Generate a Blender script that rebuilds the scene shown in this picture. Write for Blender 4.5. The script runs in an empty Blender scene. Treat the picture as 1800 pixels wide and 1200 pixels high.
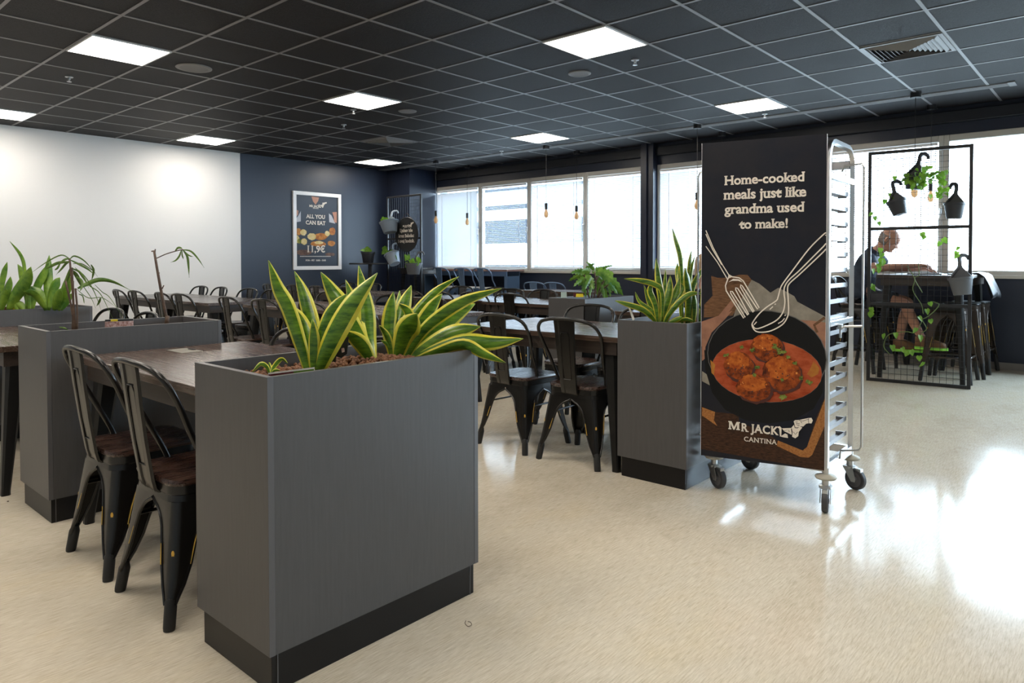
import bpy, math, random
from mathutils import Vector as V, Matrix
PI = math.pi
sc = bpy.context.scene
# ------------------------------------------------------------------ camera
CH = 1.17
YAW, PITCH, ROLL, FPX, CYPX = 0.723242, 0.0215369, -0.0014457, 1237.53, 485.77
_f = V((-math.sin(YAW), math.cos(YAW), 0)); _r = V((math.cos(YAW), math.sin(YAW), 0)); _u = V((0, 0, 1))
FW = _f * math.cos(PITCH) - _u * math.sin(PITCH); UP = _u * math.cos(PITCH) + _f * math.sin(PITCH)
RT = _r * math.cos(ROLL) + UP * math.sin(ROLL); UP = UP * math.cos(ROLL) - _r * math.sin(ROLL)
cam = bpy.data.objects.new('camera', bpy.data.cameras.new('camera'))
sc.collection.objects.link(cam)
m = Matrix((RT, UP, -FW)).transposed().to_4x4(); m.translation = V((0, 0, CH)); cam.matrix_world = m
cam.data.sensor_width = 36; cam.data.lens = FPX / 1800 * 36
cam.data.shift_y = -(600 - CYPX) / 1800
cam.data.clip_end = 200
sc.camera = cam
# ------------------------------------------------------------------ sky, exposure
w = bpy.data.worlds.new('sky'); sc.world = w; w.use_nodes = True
w.node_tree.nodes['Background'].inputs[0].default_value = (0.66, 0.83, 1.0, 1)
w.node_tree.nodes['Background'].inputs[1].default_value = 6.5
LAMP = 5.6
vs = sc.view_settings; vs.view_transform = 'Standard'; vs.look = 'None'; vs.exposure = 2.15; vs.gamma = 1
vs.use_curve_mapping = False
sc.cycles.max_bounces = 8; sc.cycles.diffuse_bounces = 4; sc.cycles.glossy_bounces = 4; sc.cycles.transparent_max_bounces = 16
sc.cycles.sample_clamp_indirect = 6.0; sc.cycles.use_denoising = True
sc.cycles.caustics_reflective = False; sc.cycles.caustics_refractive = False
def portal(x0, x1, z0, z1, y):
    l = bpy.data.lights.new('window_portal', 'AREA'); l.shape = 'RECTANGLE'; l.size = x1 - x0; l.size_y = z1 - z0
    l.cycles.is_portal = True
    o = bpy.data.objects.new('window_portal', l); sc.collection.objects.link(o)
    o.location = ((x0 + x1) / 2, y, (z0 + z1) / 2); o.rotation_euler = (-PI / 2, 0, 0); return o
# ------------------------------------------------------------------ helpers
def at(px, py, d):                       # a point of the photo at forward distance d
    return V((0, 0, CH)) + (FW + RT * ((px - 900) / FPX) - UP * ((py - CYPX) / FPX)) * d
def atY(px, py, y):
    q = FW + RT * ((px - 900) / FPX) - UP * ((py - CYPX) / FPX)
    return V((0, 0, CH)) + q * (y / q.y)
def depth(x, y, z=CH):
    return (V((x, y, z)) - V((0, 0, CH))).dot(FW)

class MB:
    def __init__(s): s.v = []; s.f = []; s.m = []
    def add(s, vs_, fs, mi=0):
        b = len(s.v); s.v += [tuple(p) for p in vs_]; s.f += [tuple(i + b for i in f) for f in fs]; s.m += [mi] * len(fs); return s
    def box(s, x0, x1, y0, y1, z0, z1, mi=0, M=None):
        p = [V((x, y, z)) for z in (z0, z1) for y in (y0, y1) for x in (x0, x1)]
        if M: p = [M @ q for q in p]
        return s.add(p, [(0, 2, 3, 1), (4, 5, 7, 6), (0, 1, 5, 4), (2, 6, 7, 3), (0, 4, 6, 2), (1, 3, 7, 5)], mi)
    def loft(s, rings, mi=0, cap=True, closed=True):
        n = len(rings[0]); vs_ = [p for r in rings for p in r]; fs = []
        for i in range(len(rings) - 1):
            for j in range(n if closed else n - 1):
                k = (j + 1) % n; fs.append((i * n + j, i * n + k, (i + 1) * n + k, (i + 1) * n + j))
        if cap and closed: fs += [tuple(range(n))[::-1], tuple(range((len(rings) - 1) * n, len(rings) * n))]
        return s.add(vs_, fs, mi)
    def tube(s, pts, r, n=8, mi=0, cap=True, loop=False):
        pts = [V(p) for p in pts]; R = r if isinstance(r, (list, tuple)) else [r] * len(pts)
        rings = []; up = None; N = len(pts)
        for i, p in enumerate(pts):
            t = (pts[(i + 1) % N] - pts[i - 1]) if loop else (pts[min(i + 1, N - 1)] - pts[max(i - 1, 0)])
            t.normalize()
            if up is None: up = t.orthogonal().normalized()
            up = (up - t * up.dot(t)); up = up.normalized() if up.length > 1e-6 else t.orthogonal().normalized()
            b = t.cross(up)
            rings.append([p + (up * math.cos(a) + b * math.sin(a)) * R[i] for a in [2 * PI * k / n for k in range(n)]])
        if loop: rings.append(rings[0])
        return s.loft(rings, mi, cap and not loop)
    def lathe(s, prof, n=20, c=(0, 0, 0), mi=0, M=None, cap=True):
        rings = []
        for r, z in prof:
            rg = [V((r * math.cos(2 * PI * k / n), r * math.sin(2 * PI * k / n), z)) for k in range(n)]
            if M: rg = [M @ p for p in rg]
            rings.append([p + V(c) for p in rg])
        return s.loft(rings, mi, cap)
    def poly(s, pts, mi=0): return s.add(pts, [tuple(range(len(pts)))], mi)
    def slab(s, pts, d, mi=0):                # polygon pts pushed along vector d
        d = V(d); a = [V(p) for p in pts]; n = len(a)
        return s.add(a + [p + d for p in a], [tuple(range(n))[::-1], tuple(range(n, 2 * n))] + [(i, (i + 1) % n, n + (i + 1) % n, n + i) for i in range(n)], mi)
    def build(s, name, mats, parent=None, smooth=False, bevel=0, loc=None, solid=0):
        me = bpy.data.meshes.new(name); me.from_pydata(s.v, [], s.f)
        for mt in (mats if isinstance(mats, (list, tuple)) else [mats]): me.materials.append(mt)
        me.polygons.foreach_set('material_index', s.m)
        if smooth: me.polygons.foreach_set('use_smooth', [True] * len(s.f))
        me.update()
        o = bpy.data.objects.new(name, me); sc.collection.objects.link(o)
        if parent: o.parent = parent
        if loc: o.location = loc
        if solid:
            q = o.modifiers.new('Solidify', 'SOLIDIFY'); q.thickness = solid; q.offset = 0
        if bevel:
            q = o.modifiers.new('Bevel', 'BEVEL'); q.width = bevel; q.segments = 2; q.limit_method = 'ANGLE'; q.angle_limit = 0.7
        if smooth == 2:
            q = o.modifiers.new('Split', 'EDGE_SPLIT'); q.split_angle = 0.6
        return o

def tag(o, label, cat, group=None, kind=None):
    if label: o['label'] = label
    if cat: o['category'] = cat
    if group: o['group'] = group
    if kind: o['kind'] = kind
    return o
def thing(name, label, cat, loc=(0, 0, 0), rz=0, group=None):
    o = bpy.data.objects.new(name, None); sc.collection.objects.link(o); o.location = loc; o.rotation_euler = (0, 0, rz)
    o.empty_display_size = 0.1
    return tag(o, label, cat, group)
KIDS = {}
def dup(o, parent=None):
    if not KIDS:
        for q in bpy.data.objects:
            if q.parent: KIDS.setdefault(q.parent.name, []).append(q)
    c = o.copy(); sc.collection.objects.link(c)
    if parent: c.parent = parent
    for ch in KIDS.get(o.name, []): dup(ch, c)
    return c
def place(proto, used, label, loc, rz=0, group=None, sx=1):
    KIDS.clear()
    o = proto if not used else dup(proto)
    o.location = loc; o.rotation_euler = (0, 0, rz); o['label'] = label
    if group: o['group'] = group
    return o
def struct(o): o['kind'] = 'structure'; return o
def cr(pts, n=6):                             # Catmull-Rom through points
    pts = [V(p) for p in pts]; P = [pts[0] * 2 - pts[1]] + pts + [pts[-1] * 2 - pts[-2]]; out = []
    for i in range(1, len(P) - 2):
        for k in range(n):
            t = k / n; a, b, c, d = P[i - 1:i + 3]
            out.append(0.5 * ((2 * b) + (c - a) * t + (2 * a - 5 * b + 4 * c - d) * t * t + (3 * b - a - 3 * c + d) * t ** 3))
    return out + [pts[-1]]
# ------------------------------------------------------------------ materials
def mat(name, col, rough=0.5, metal=0.0, spec=0.5, noise=None, bump=0, scale=20, stretch=(1, 1, 1), emit=0, coat=0, trans=0, rvar=0):
    """noise: second colour mixed in by a stretched noise texture"""
    m = bpy.data.materials.new(name); m.use_nodes = True; nt = m.node_tree; b = nt.nodes['Principled BSDF']
    b.inputs['Base Color'].default_value = (*col, 1); b.inputs['Roughness'].default_value = rough
    b.inputs['Metallic'].default_value = metal; b.inputs['Specular IOR Level'].default_value = spec
    b.inputs['Coat Weight'].default_value = coat
    if emit:
        b.inputs['Emission Color'].default_value = (*col, 1); b.inputs['Emission Strength'].default_value = emit
    if noise or bump or rvar:
        tc = nt.nodes.new('ShaderNodeTexCoord'); mp = nt.nodes.new('ShaderNodeMapping'); mp.inputs['Scale'].default_value = stretch
        nz = nt.nodes.new('ShaderNodeTexNoise'); nz.inputs['Scale'].default_value = scale; nz.inputs['Detail'].default_value = 6; nz.inputs['Roughness'].default_value = 0.65
        nt.links.new(tc.outputs['Object'], mp.inputs[0]); nt.links.new(mp.outputs[0], nz.inputs['Vector'])
        if noise:
            rp = nt.nodes.new('ShaderNodeValToRGB'); rp.color_ramp.elements[0].position = 0.36; rp.color_ramp.elements[1].position = 0.66
            rp.color_ramp.elements[0].color = (*col, 1); rp.color_ramp.elements[1].color = (*noise, 1)
            nt.links.new(nz.outputs['Fac'], rp.inputs[0]); nt.links.new(rp.outputs[0], b.inputs['Base Color'])
        if rvar:
            mr = nt.nodes.new('ShaderNodeMapRange'); mr.inputs[1].default_value = 0.3; mr.inputs[2].default_value = 0.7
            mr.inputs[3].default_value = max(0.02, rough - rvar); mr.inputs[4].default_value = rough + rvar
            nt.links.new(nz.outputs['Fac'], mr.inputs[0]); nt.links.new(mr.outputs[0], b.inputs['Roughness'])
        if bump:
            bp = nt.nodes.new('ShaderNodeBump'); bp.inputs['Strength'].default_value = bump; bp.inputs['Distance'].default_value = 0.01
            nt.links.new(nz.outputs['Fac'], bp.inputs['Height']); nt.links.new(bp.outputs[0], b.inputs['Normal'])
    if trans:
        tl = nt.nodes.new('ShaderNodeBsdfTranslucent'); tl.inputs[0].default_value = (*col, 1); mx = nt.nodes.new('ShaderNodeMixShader')
        mx.inputs[0].default_value = trans; out = nt.nodes['Material Output']
        if noise: nt.links.new(rp.outputs[0], tl.inputs[0])
        nt.links.new(b.outputs[0], mx.inputs[1]); nt.links.new(tl.outputs[0], mx.inputs[2]); nt.links.new(mx.outputs[0], out.inputs[0])
    return m
def glass(name):
    m = bpy.data.materials.new(name); m.use_nodes = True; nt = m.node_tree; nt.nodes.clear()
    o = nt.nodes.new('ShaderNodeOutputMaterial'); t = nt.nodes.new('ShaderNodeBsdfTransparent'); t.inputs[0].default_value = (0.95, 0.97, 0.97, 1)
    g = nt.nodes.new('ShaderNodeBsdfGlossy'); g.inputs['Roughness'].default_value = 0.02; mx = nt.nodes.new('ShaderNodeMixShader')
    mx.inputs[0].default_value = 0.06; nt.links.new(t.outputs[0], mx.inputs[1]); nt.links.new(g.outputs[0], mx.inputs[2]); nt.links.new(mx.outputs[0], o.inputs[0])
    return m
def wood(name, c0, c1, rough, axis='x', bump=0):
    st = {'x': (0.5, 22, 22), 'y': (22, 0.5, 22), 'z': (22, 22, 0.5)}[axis]
    return mat(name, c0, rough, noise=c1, bump=bump, scale=5, stretch=st, rvar=0.06)
M = {}
M['navy'] = mat('navy_wall_paint', (0.0085, 0.014, 0.032), 0.42, bump=0.03, scale=90)
M['black_trim'] = mat('dark_trim_paint', (0.006, 0.008, 0.014), 0.5)
M['white_wall'] = mat('white_wall_paint', (0.73, 0.72, 0.71), 0.7, bump=0.02, scale=60)
M['grey_wall'] = mat('grey_wall_paint', (0.45, 0.44, 0.42), 0.7)
M['tile'] = mat('ceiling_felt_tile', (0.006, 0.0055, 0.006), 0.6, spec=0.2, noise=(0.019, 0.0172, 0.0182), bump=0.35, scale=70, stretch=(1, 1.6, 1))
M['grid'] = mat('grid_paint', (0.20, 0.195, 0.195), 0.42, metal=0.1)
M['frame_white'] = mat('window_frame_plastic', (0.50, 0.48, 0.44), 0.45)
M['glass'] = glass('window_glass')
M['slat'] = mat('blind_slat', (0.66, 0.67, 0.69), 0.4, trans=0.05)
M['planter'] = mat('grey_laminate', (0.068, 0.066, 0.067), 0.42, spec=0.35, noise=(0.076, 0.074, 0.075), scale=9, stretch=(12, 12, 0.8), bump=0.01)
M['planter_edge'] = mat('laminate_edge_band', (0.085, 0.083, 0.088), 0.4)
M['plinth'] = mat('plinth_laminate', (0.006, 0.0055, 0.006), 0.38, spec=0.3)
M['pebble'] = mat('clay_pebble', (0.085, 0.030, 0.012), 0.8, noise=(0.20, 0.085, 0.032), scale=30, bump=0.3)
M['liner'] = mat('planter_liner', (0.02, 0.025, 0.02), 0.5)
M['soil'] = mat('dark_soil', (0.02, 0.013, 0.009), 0.9, noise=(0.06, 0.035, 0.02), scale=60, bump=0.6)
M['top'] = wood('table_top_oak', (0.040, 0.024, 0.017), (0.085, 0.054, 0.039), 0.25)
M['apron'] = wood('table_apron_oak', (0.020, 0.014, 0.011), (0.045, 0.030, 0.022), 0.45)
M['legs'] = mat('black_steel', (0.006, 0.0058, 0.0055), 0.42, spec=0.35)
M['chair'] = mat('worn_black_chair_paint', (0.0075, 0.0068, 0.006), 0.27, metal=0.0, spec=0.4, noise=(0.011, 0.0098, 0.0085), scale=7)
M['foot'] = mat('rubber_foot', (0.010, 0.010, 0.010), 0.6)
M['chip'] = mat('yellow_worn_paint', (0.60, 0.36, 0.05), 0.6)
M['seat'] = wood('seat_dark_wood', (0.016, 0.008, 0.006), (0.060, 0.027, 0.017), 0.28, 'y')
M['blue_chair'] = mat('slate_blue_chair_paint', (0.10, 0.165, 0.27), 0.32, metal=0.2)
M['bronze'] = mat('bronze_stool_paint', (0.045, 0.032, 0.024), 0.30, metal=0.5)
M['alu'] = mat('aluminium', (0.62, 0.62, 0.62), 0.28, metal=1.0)
M['steel'] = mat('galvanised_steel', (0.55, 0.55, 0.54), 0.33, metal=0.9)
M['clip'] = mat('white_plastic', (0.80, 0.80, 0.82), 0.4)
M['bumper'] = mat('beige_rubber_bumper', (0.42, 0.40, 0.33), 0.6)
M['tyre'] = mat('wheel_rubber', (0.045, 0.045, 0.05), 0.55)
M['hub'] = mat('wheel_hub_plastic', (0.11, 0.11, 0.12), 0.5)
M['mesh'] = mat('black_frame_paint', (0.010, 0.010, 0.012), 0.4)
M['pot_dark'] = mat('dark_plastic_pot', (0.022, 0.023, 0.028), 0.45)
M['pot_grey'] = mat('grey_plastic_pot', (0.10, 0.105, 0.115), 0.45)
M['pot_pale'] = mat('pale_blue_plastic_pot', (0.26, 0.31, 0.37), 0.45)
M['leaf'] = mat('snake_leaf_green', (0.026, 0.10, 0.008), 0.30, noise=(0.17, 0.33, 0.022), scale=16, stretch=(0.8, 0.8, 4), bump=0.05, trans=0.18)
M['leaf_edge'] = mat('snake_leaf_yellow_margin', (0.62, 0.56, 0.03), 0.35, noise=(0.70, 0.68, 0.12), scale=14, trans=0.2)
M['leaf_dark'] = mat('broad_leaf_green', (0.045, 0.14, 0.012), 0.33, noise=(0.24, 0.38, 0.040), scale=9, trans=0.2)
M['vine_leaf'] = mat('pothos_leaf', (0.10, 0.27, 0.02), 0.4, noise=(0.26, 0.46, 0.05), scale=14, trans=0.35)
M['philo'] = mat('philodendron_leaf', (0.04, 0.15, 0.012), 0.35, noise=(0.20, 0.34, 0.05), scale=9, trans=0.25)
M['wisp'] = mat('thin_drooping_leaf', (0.05, 0.12, 0.012), 0.45, noise=(0.13, 0.22, 0.03), scale=18, trans=0.2)
M['stem'] = mat('brown_plant_stem', (0.050, 0.026, 0.016), 0.7, noise=(0.10, 0.06, 0.035), scale=40)
M['vine'] = mat('green_vine_stem', (0.11, 0.17, 0.05), 0.5)
M['dry'] = mat('dry_leaf_edge', (0.42, 0.23, 0.11), 0.7)
M['card'] = mat('plant_card_white', (0.75, 0.74, 0.70), 0.5)
M['led'] = mat('led_diffuser', (1.0, 0.92, 0.81), 0.5, emit=LAMP)
M['bulb'] = mat('amber_bulb_glass', (0.80, 0.58, 0.36), 0.15, trans=0.6)
M['skin'] = mat('skin', (0.40, 0.20, 0.13), 0.5, noise=(0.46, 0.24, 0.16), scale=12)
M['shirt'] = mat('navy_tshirt', (0.018, 0.026, 0.045), 0.8, noise=(0.03, 0.045, 0.075), scale=14)
M['shorts'] = mat('dark_shorts', (0.012, 0.014, 0.020), 0.6)
M['shoe'] = mat('brown_shoe', (0.16, 0.075, 0.03), 0.6)
M['sole'] = mat('lime_green_sole', (0.28, 0.72, 0.06), 0.5)
M['hair'] = mat('grey_hair', (0.18, 0.15, 0.13), 0.7)
M['blond'] = mat('blond_hair', (0.42, 0.28, 0.15), 0.5, noise=(0.28, 0.17, 0.08), scale=30, stretch=(1, 1, 0.2))
M['orange'] = mat('orange_top', (0.62, 0.24, 0.10), 0.8)
M['cream'] = mat('cream_print', (0.74, 0.68, 0.60), 0.55)
M['paper'] = mat('white_paper', (0.75, 0.75, 0.75), 0.6)
M['pinkwood'] = wood('pale_bar_wood', (0.20, 0.115, 0.095), (0.30, 0.18, 0.15), 0.35)
M['concrete'] = mat('pale_facade', (0.17, 0.175, 0.18), 0.8)
M['facade_dark'] = mat('dark_facade_glass', (0.010, 0.012, 0.016), 0.6, spec=.1)
# ------------------------------------------------------------------ the room
CE = 2.8816; GX, GY = -2.886, 4.2988
XL, YW, XR, YF = -10.6, 9.15, 8.0, -5.0
WZ0, WZ1 = 1.01, 2.575
def floor_mat():
    m = bpy.data.materials.new('marbled_vinyl'); m.use_nodes = True; nt = m.node_tree; b = nt.nodes['Principled BSDF']; L = nt.links.new
    tc = nt.nodes.new('ShaderNodeTexCoord')
    def nz(scale, st, det=8, r=0.65):
        mp = nt.nodes.new('ShaderNodeMapping'); mp.inputs['Scale'].default_value = st; mp.inputs['Rotation'].default_value = (0, 0, 0.04)
        n = nt.nodes.new('ShaderNodeTexNoise'); n.inputs['Scale'].default_value = scale; n.inputs['Detail'].default_value = det; n.inputs['Roughness'].default_value = r
        L(tc.outputs['Object'], mp.inputs[0]); L(mp.outputs[0], n.inputs['Vector']); return n
    def ramp(n, stops):
        r = nt.nodes.new('ShaderNodeValToRGB'); e = r.color_ramp.elements
        while len(e) < len(stops): e.new(0.5)
        for q, (p, c) in zip(e, stops): q.position = p; q.color = (*c, 1)
        L(n.outputs['Fac'], r.inputs[0]); return r
    a = ramp(nz(4, (52, 4.0, 1), 4, 0.7), [(0.28, (0.47, 0.41, 0.31)), (0.46, (0.60, 0.54, 0.43)), (0.56, (0.66, 0.60, 0.49)), (0.76, (0.76, 0.71, 0.60))])
    c = ramp(nz(1.3, (1.6, 0.7, 1), 5, 0.7), [(0.30, (0.86, 0.83, 0.79)), (0.52, (1, 1, 1)), (0.72, (1.0, 0.96, 0.88))])
    d = ramp(nz(9, (7, 1.0, 1), 3, 0.75), [(0.735, (1, 1, 1)), (0.775, (0.45, 0.38, 0.30))])
    mx = nt.nodes.new('ShaderNodeMix'); mx.data_type = 'RGBA'; mx.blend_type = 'MULTIPLY'; mx.inputs[0].default_value = 0.7
    m2 = nt.nodes.new('ShaderNodeMix'); m2.data_type = 'RGBA'; m2.blend_type = 'MULTIPLY'; m2.inputs[0].default_value = 1
    L(a.outputs[0], mx.inputs[6]); L(d.outputs[0], mx.inputs[7]); L(mx.outputs[2], m2.inputs[6]); L(c.outputs[0], m2.inputs[7]); L(m2.outputs[2], b.inputs['Base Color'])
    rn = nz(1.6, (1, 1, 1), 4); mr = nt.nodes.new('ShaderNodeMapRange'); mr.inputs[3].default_value = 0.06; mr.inputs[4].default_value = 0.19
    L(rn.outputs['Fac'], mr.inputs[0]); L(mr.outputs[0], b.inputs['Roughness'])
    bn = nz(2.6, (1, 0.7, 1), 3); bp = nt.nodes.new('ShaderNodeBump'); bp.inputs['Strength'].default_value = 0.05; bp.inputs['Distance'].default_value = 0.02
    L(bn.outputs['Fac'], bp.inputs['Height']); L(bp.outputs[0], b.inputs['Normal'])
    b.inputs['Specular IOR Level'].default_value = 0.5
    return m
M['floor'] = floor_mat()
struct(MB().box(XL - .2, XR + .2, YF - .2, YW + .3, -.15, 0).build('floor', M['floor']))
ceil = struct(MB().box(XL - .2, XR + .2, YF - .2, YW + .3, CE, CE + .12).build('ceiling', M['tile']))
g = MB()
for i in range(-19, 14):
    x = GX - .6 * i
    if XL < x < XR: g.box(x - .012, x + .012, YF, YW, CE - .004, CE + .002)
for j in range(-16, 9):
    y = GY + .6 * j
    if YF < y < 8.3: g.box(XL, XR, y - .012, y + .012, CE - .0035, CE + .002)
g.build('grid', M['grid'], ceil)
wl = MB().box(XL - .2, XL, YF, 5.515, 0, CE, 0).box(XL - .2, XL, 5.515, YW + .3, 0, CE, 1)
wl.box(XL, XL + .012, YF, 5.515, 0, CE, 0)
struct(wl.build('wall_left', [M['white_wall'], M['navy']]))
struct(MB().box(XR, XR + .2, YF, YW + .3, 0, CE).build('wall_right', M['white_wall']))
struct(MB().box(XL, XR, YF - .2, YF, 0, CE).build('wall_front', M['white_wall']))
wb = MB().box(XL, XR, YW, YW + .3, 0, WZ0).box(XL, XR, YW, YW + .3, WZ1, CE)
wb.box(XL, -10.01, YW, YW + .3, WZ0, WZ1).box(-5.43, -5.235, YW, YW + .3, WZ0, WZ1).box(XR - .15, XR, YW, YW + .3, WZ0, WZ1)
struct(wb.build('wall_back', M['navy']))
struct(MB().box(XL, -9.975, 8.46, YW, 0, CE).build('trim_1', M['navy']))
struct(MB().box(-5.43, -5.335, 9.0, YW, 0, CE).box(-5.335, -5.24, 9.03, YW, 0, CE).build('trim_2', M['navy']))
t3 = MB()
for x0, x1 in ((-9.975, -5.43), (-5.24, XR)): t3.box(x0, x1, 9.09, YW, 2.70, 2.83)
struct(t3.build('trim_3', M['black_trim'], bevel=.01))
bb = MB()
for x0, x1 in ((-9.975, -5.43), (-5.24, XR)): bb.box(x0, x1, YW - .015, YW, 0, .075)
M['base'] = mat('baseboard_strip', (0.22, 0.205, 0.19), 0.5)
struct(bb.build('baseboard_back', M['base']))
struct(MB().box(XL, XL + .02, YF, 8.46, 0, .06).build('baseboard_left', M['base']))
sd = MB().box(XL, -.88, 8.235, 8.395, CE - .004, CE + .002)
for k in range(5): sd.box(XL, -.88, 8.245 + k * .03, 8.262 + k * .03, CE - .011, CE - .003)
sd.box(-.93, -.87, 8.22, 8.41, CE - .012, CE)
struct(sd.build('trim_4', M['grid']))
# windows
WX = [(-10.01, -8.83), (-8.83, -7.68), (-7.68, -6.515), (-6.515, -5.43), (-5.235, -4.05), (-4.05, -2.85), (-2.85, -1.61), (-1.61, -.35), (-.35, .9), (.9, 2.2), (2.2, 3.4), (3.4, 4.6), (4.6, 5.8), (5.8, XR - .15)]
for i, (x0, x1) in enumerate(WX):
    wn = bpy.data.objects.new('window_%d' % (i + 1), None); sc.collection.objects.link(wn); struct(wn)
    f = MB(); ya, yb = YW - .01, YW + .06; b = .052
    f.box(x0, x0 + b, ya, yb, WZ0, WZ1).box(x1 - b, x1, ya, yb, WZ0, WZ1).box(x0 + b, x1 - b, ya, yb, WZ0, WZ0 + b).box(x0 + b, x1 - b, ya, yb, WZ1 - b - .02, WZ1)
    f.build('window_frame', M['frame_white'], wn, bevel=.006)
    MB().box(x0 + b, x1 - b, YW + .03, YW + .036, WZ0 + b, WZ1 - b).build('pane', M['glass'], wn)
    MB().box(x0, x1, YW - .035, YW - .01, WZ0 - .035, WZ0 + .004).build('window_sill', M['frame_white'], wn, bevel=.004)
    if i < 7:
        h = MB().box(x1 - .04, x1 - .012, YW - .022, YW - .008, 1.70, 1.79).tube([(x1 - .026, YW - .03, 1.75), (x1 - .026, YW - .045, 1.745), (x1 - .03, YW - .048, 1.65)], .008)
        h.build('handle', M['alu'], wn, smooth=2)
portal(-10, -5.43, WZ0, WZ1, YW + .2); portal(-5.235, XR - .15, WZ0, WZ1, YW + .2)
BL = ['leftmost window, beside the dark corner', 'second window from the left, with bands showing through', 'third window from the left', 'window left of the navy pillar', 'window right of the navy pillar', 'window hidden behind the sign trolley', 'window behind the hanging pots']
for i, til in enumerate((1.15, .04, .8, .75, .9, .9, .45)):
    x0, x1 = WX[i]; x0 += .058; x1 -= .058; y = YW - .03 if i != 6 else YW - .028
    t = thing('venetian_blind', 'white slatted blind in the ' + BL[i], 'blind', ((x0 + x1) / 2, y, WZ0), 0, 'window blinds')
    hw = (x1 - x0) / 2; h0 = WZ1 - WZ0 - .08
    MB().box(-hw, hw, -.018, .018, h0 - .03, h0).build('head_rail', M['clip'], t)
    s = MB(); n = int((h0 - .10) / .0235)
    for k in range(n):
        z = .075 + k * .0235; a = til; dy, dz = .0125 * math.cos(a), .0125 * math.sin(a)
        s.add([(-hw, -dy, z + dz), (hw, -dy, z + dz), (hw, 0, z + .002), (-hw, 0, z + .002), (-hw, dy, z - dz), (hw, dy, z - dz)], [(0, 1, 2, 3), (3, 2, 5, 4)])
    s.build('slats', M['slat'], t, smooth=True)
    for sx in (-.72, .72): MB().box(sx * hw - .004, sx * hw + .004, -.0135, -.0125, .06, h0 - .02).build('ladder_tape', M['clip'], t)
    MB().box(-hw, hw, -.012, .012, .045, .062).build('bottom_rail', M['clip'], t)
struct(MB().box(-60, 40, YW + .3, 70, -4.2, -4).build('ground', mat('pale_asphalt', (0.16, 0.16, 0.155), .9)))
# neighbouring building outside
bd = thing('building', 'pale building with dark window bands outside the left windows', 'building', (-14.5, 17, -4))
MB().box(-4.2, 2.6, 0, 6, 0, 9.5).build('wall', M['concrete'], bd)
for z, dz in ((4.55, .5), (5.75, .75), (6.85, .14), (7.45, .08)):
    MB().box(-4.0, 2.4, -.03, .02, z, z + dz).build('window_band', M['facade_dark'], bd)
# ------------------------------------------------------------------ ceiling fittings
lt = thing('ceiling_light', '', 'ceiling light', group='square LED panels in the ceiling')
fr = MB(); e = .294
for a, b, c, d in ((-e, e, -e, -e + .012), (-e, e, e - .012, e), (-e, -e + .012, -e, e), (e - .012, e, -e, e)): fr.box(a, b, c, d, -.009, 0)
fr.build('frame', M['clip'], lt)
MB().box(-.282, .282, -.282, .282, -.007, -.001).build('diffuser', M['led'], lt)
LT = [((5, -4), 'large square ceiling light at the upper left of the photo'), ((0, 0), 'large square ceiling light at the top, above the sign trolley'),
      ((5, 0), 'square ceiling light in the middle, above the striped plants'), ((0, 5), 'square ceiling light at the right, near the window wall'),
      ((5, 5), 'square ceiling light above the third window from the left'), ((11, 0), 'small square ceiling light above the white wall end'),
      ((11, 5), 'small far square ceiling light near the navy corner'), ((11, -4), 'square ceiling light cut off by the left edge of the photo'),
      ((1, -4), 'square ceiling light just above the top edge of the photo'), ((5, -8), 'added square fill light overhead, left of the camera'), ((1, -8), 'added square fill light overhead, just left above the camera'), ((-3, -8), 'added square fill light overhead, just right above the camera'),  # the overhead panels are unseen, added to brighten the foreground
      ((3, -6), 'added square fill light overhead, between the two nearest planters'), ((-1, -6), 'added square fill light overhead, above the front planter'), ((-4, -4), 'added square fill light right of the camera'), ((-5, 0), 'added square fill light just beyond the right edge of the photo'), ((-8, -4), 'added square fill light far right of the camera'), ((1, -12), 'added square fill light behind the camera')]  # all unseen panels, added as extra fill for the front area
for i, ((a, b), lb) in enumerate(LT): place(lt, i, lb, (GX - .6 * (a + .5), GY + .6 * (b + .5), CE - .003))
sp = thing('ceiling_speaker', '', 'speaker', group='round ceiling speakers')
MB().lathe([(.11, 0), (.11, -.006), (.098, -.011), (.085, -.009)], 28, cap=False).build('rim', M['grid'], sp, smooth=2)
MB().lathe([(.001, -.008), (.09, -.007)], 28, cap=False).build('grille', mat('speaker_grille', (0.20, 0.20, 0.21), 0.6, bump=.4, scale=300), sp)
for i, (x, y, s, lb) in enumerate(((-6.24, 2.83, 1.36, 'round ceiling speaker right of the upper left ceiling light'), (-3.81, 5.25, .95, 'round ceiling speaker beside the light above the sign trolley'), (-6.22, 5.25, .95, 'round ceiling speaker right of the middle ceiling light'))):
    o = place(sp, i, lb, (x, y, CE)); o.scale = (s, s, 1)
sk = thing('sprinkler', '', 'sprinkler', group='small ceiling sprinklers')
MB().lathe([(.034, 0), (.034, -.006), (.012, -.010), (.011, -.03), (.004, -.032)], 14).build('body', M['steel'], sk, smooth=2)
dm = MB().lathe([(.001, -.045), (.02, -.045), (.02, -.048), (.001, -.048)], 12, cap=False)
for s in (-1, 1): dm.tube([(s * .009, 0, -.028), (s * .013, 0, -.038), (s * .004, 0, -.046)], .0022, 5)
dm.build('deflector', M['alu'], sk)
for i, (x, y, lb) in enumerate(((-7.4, 2.2, 'sprinkler below the upper left ceiling light'), (-3.2, 5.21, 'sprinkler right of the speaker above the sign trolley'), (-3.24, 8.12, 'sprinkler beside the ceiling light near the window wall'), (-7.43, 5.24, 'sprinkler below the middle ceiling light'), (-7.38, 8.12, 'sprinkler near the slot strip left of the third window'), (-6.62, 4.80, 'sprinkler at the corner of the middle ceiling light'))):
    place(sk, i, lb, (x, y, CE))
vt = thing('ceiling_vent', '', 'air vent', group='square four-way ceiling vents')
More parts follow.
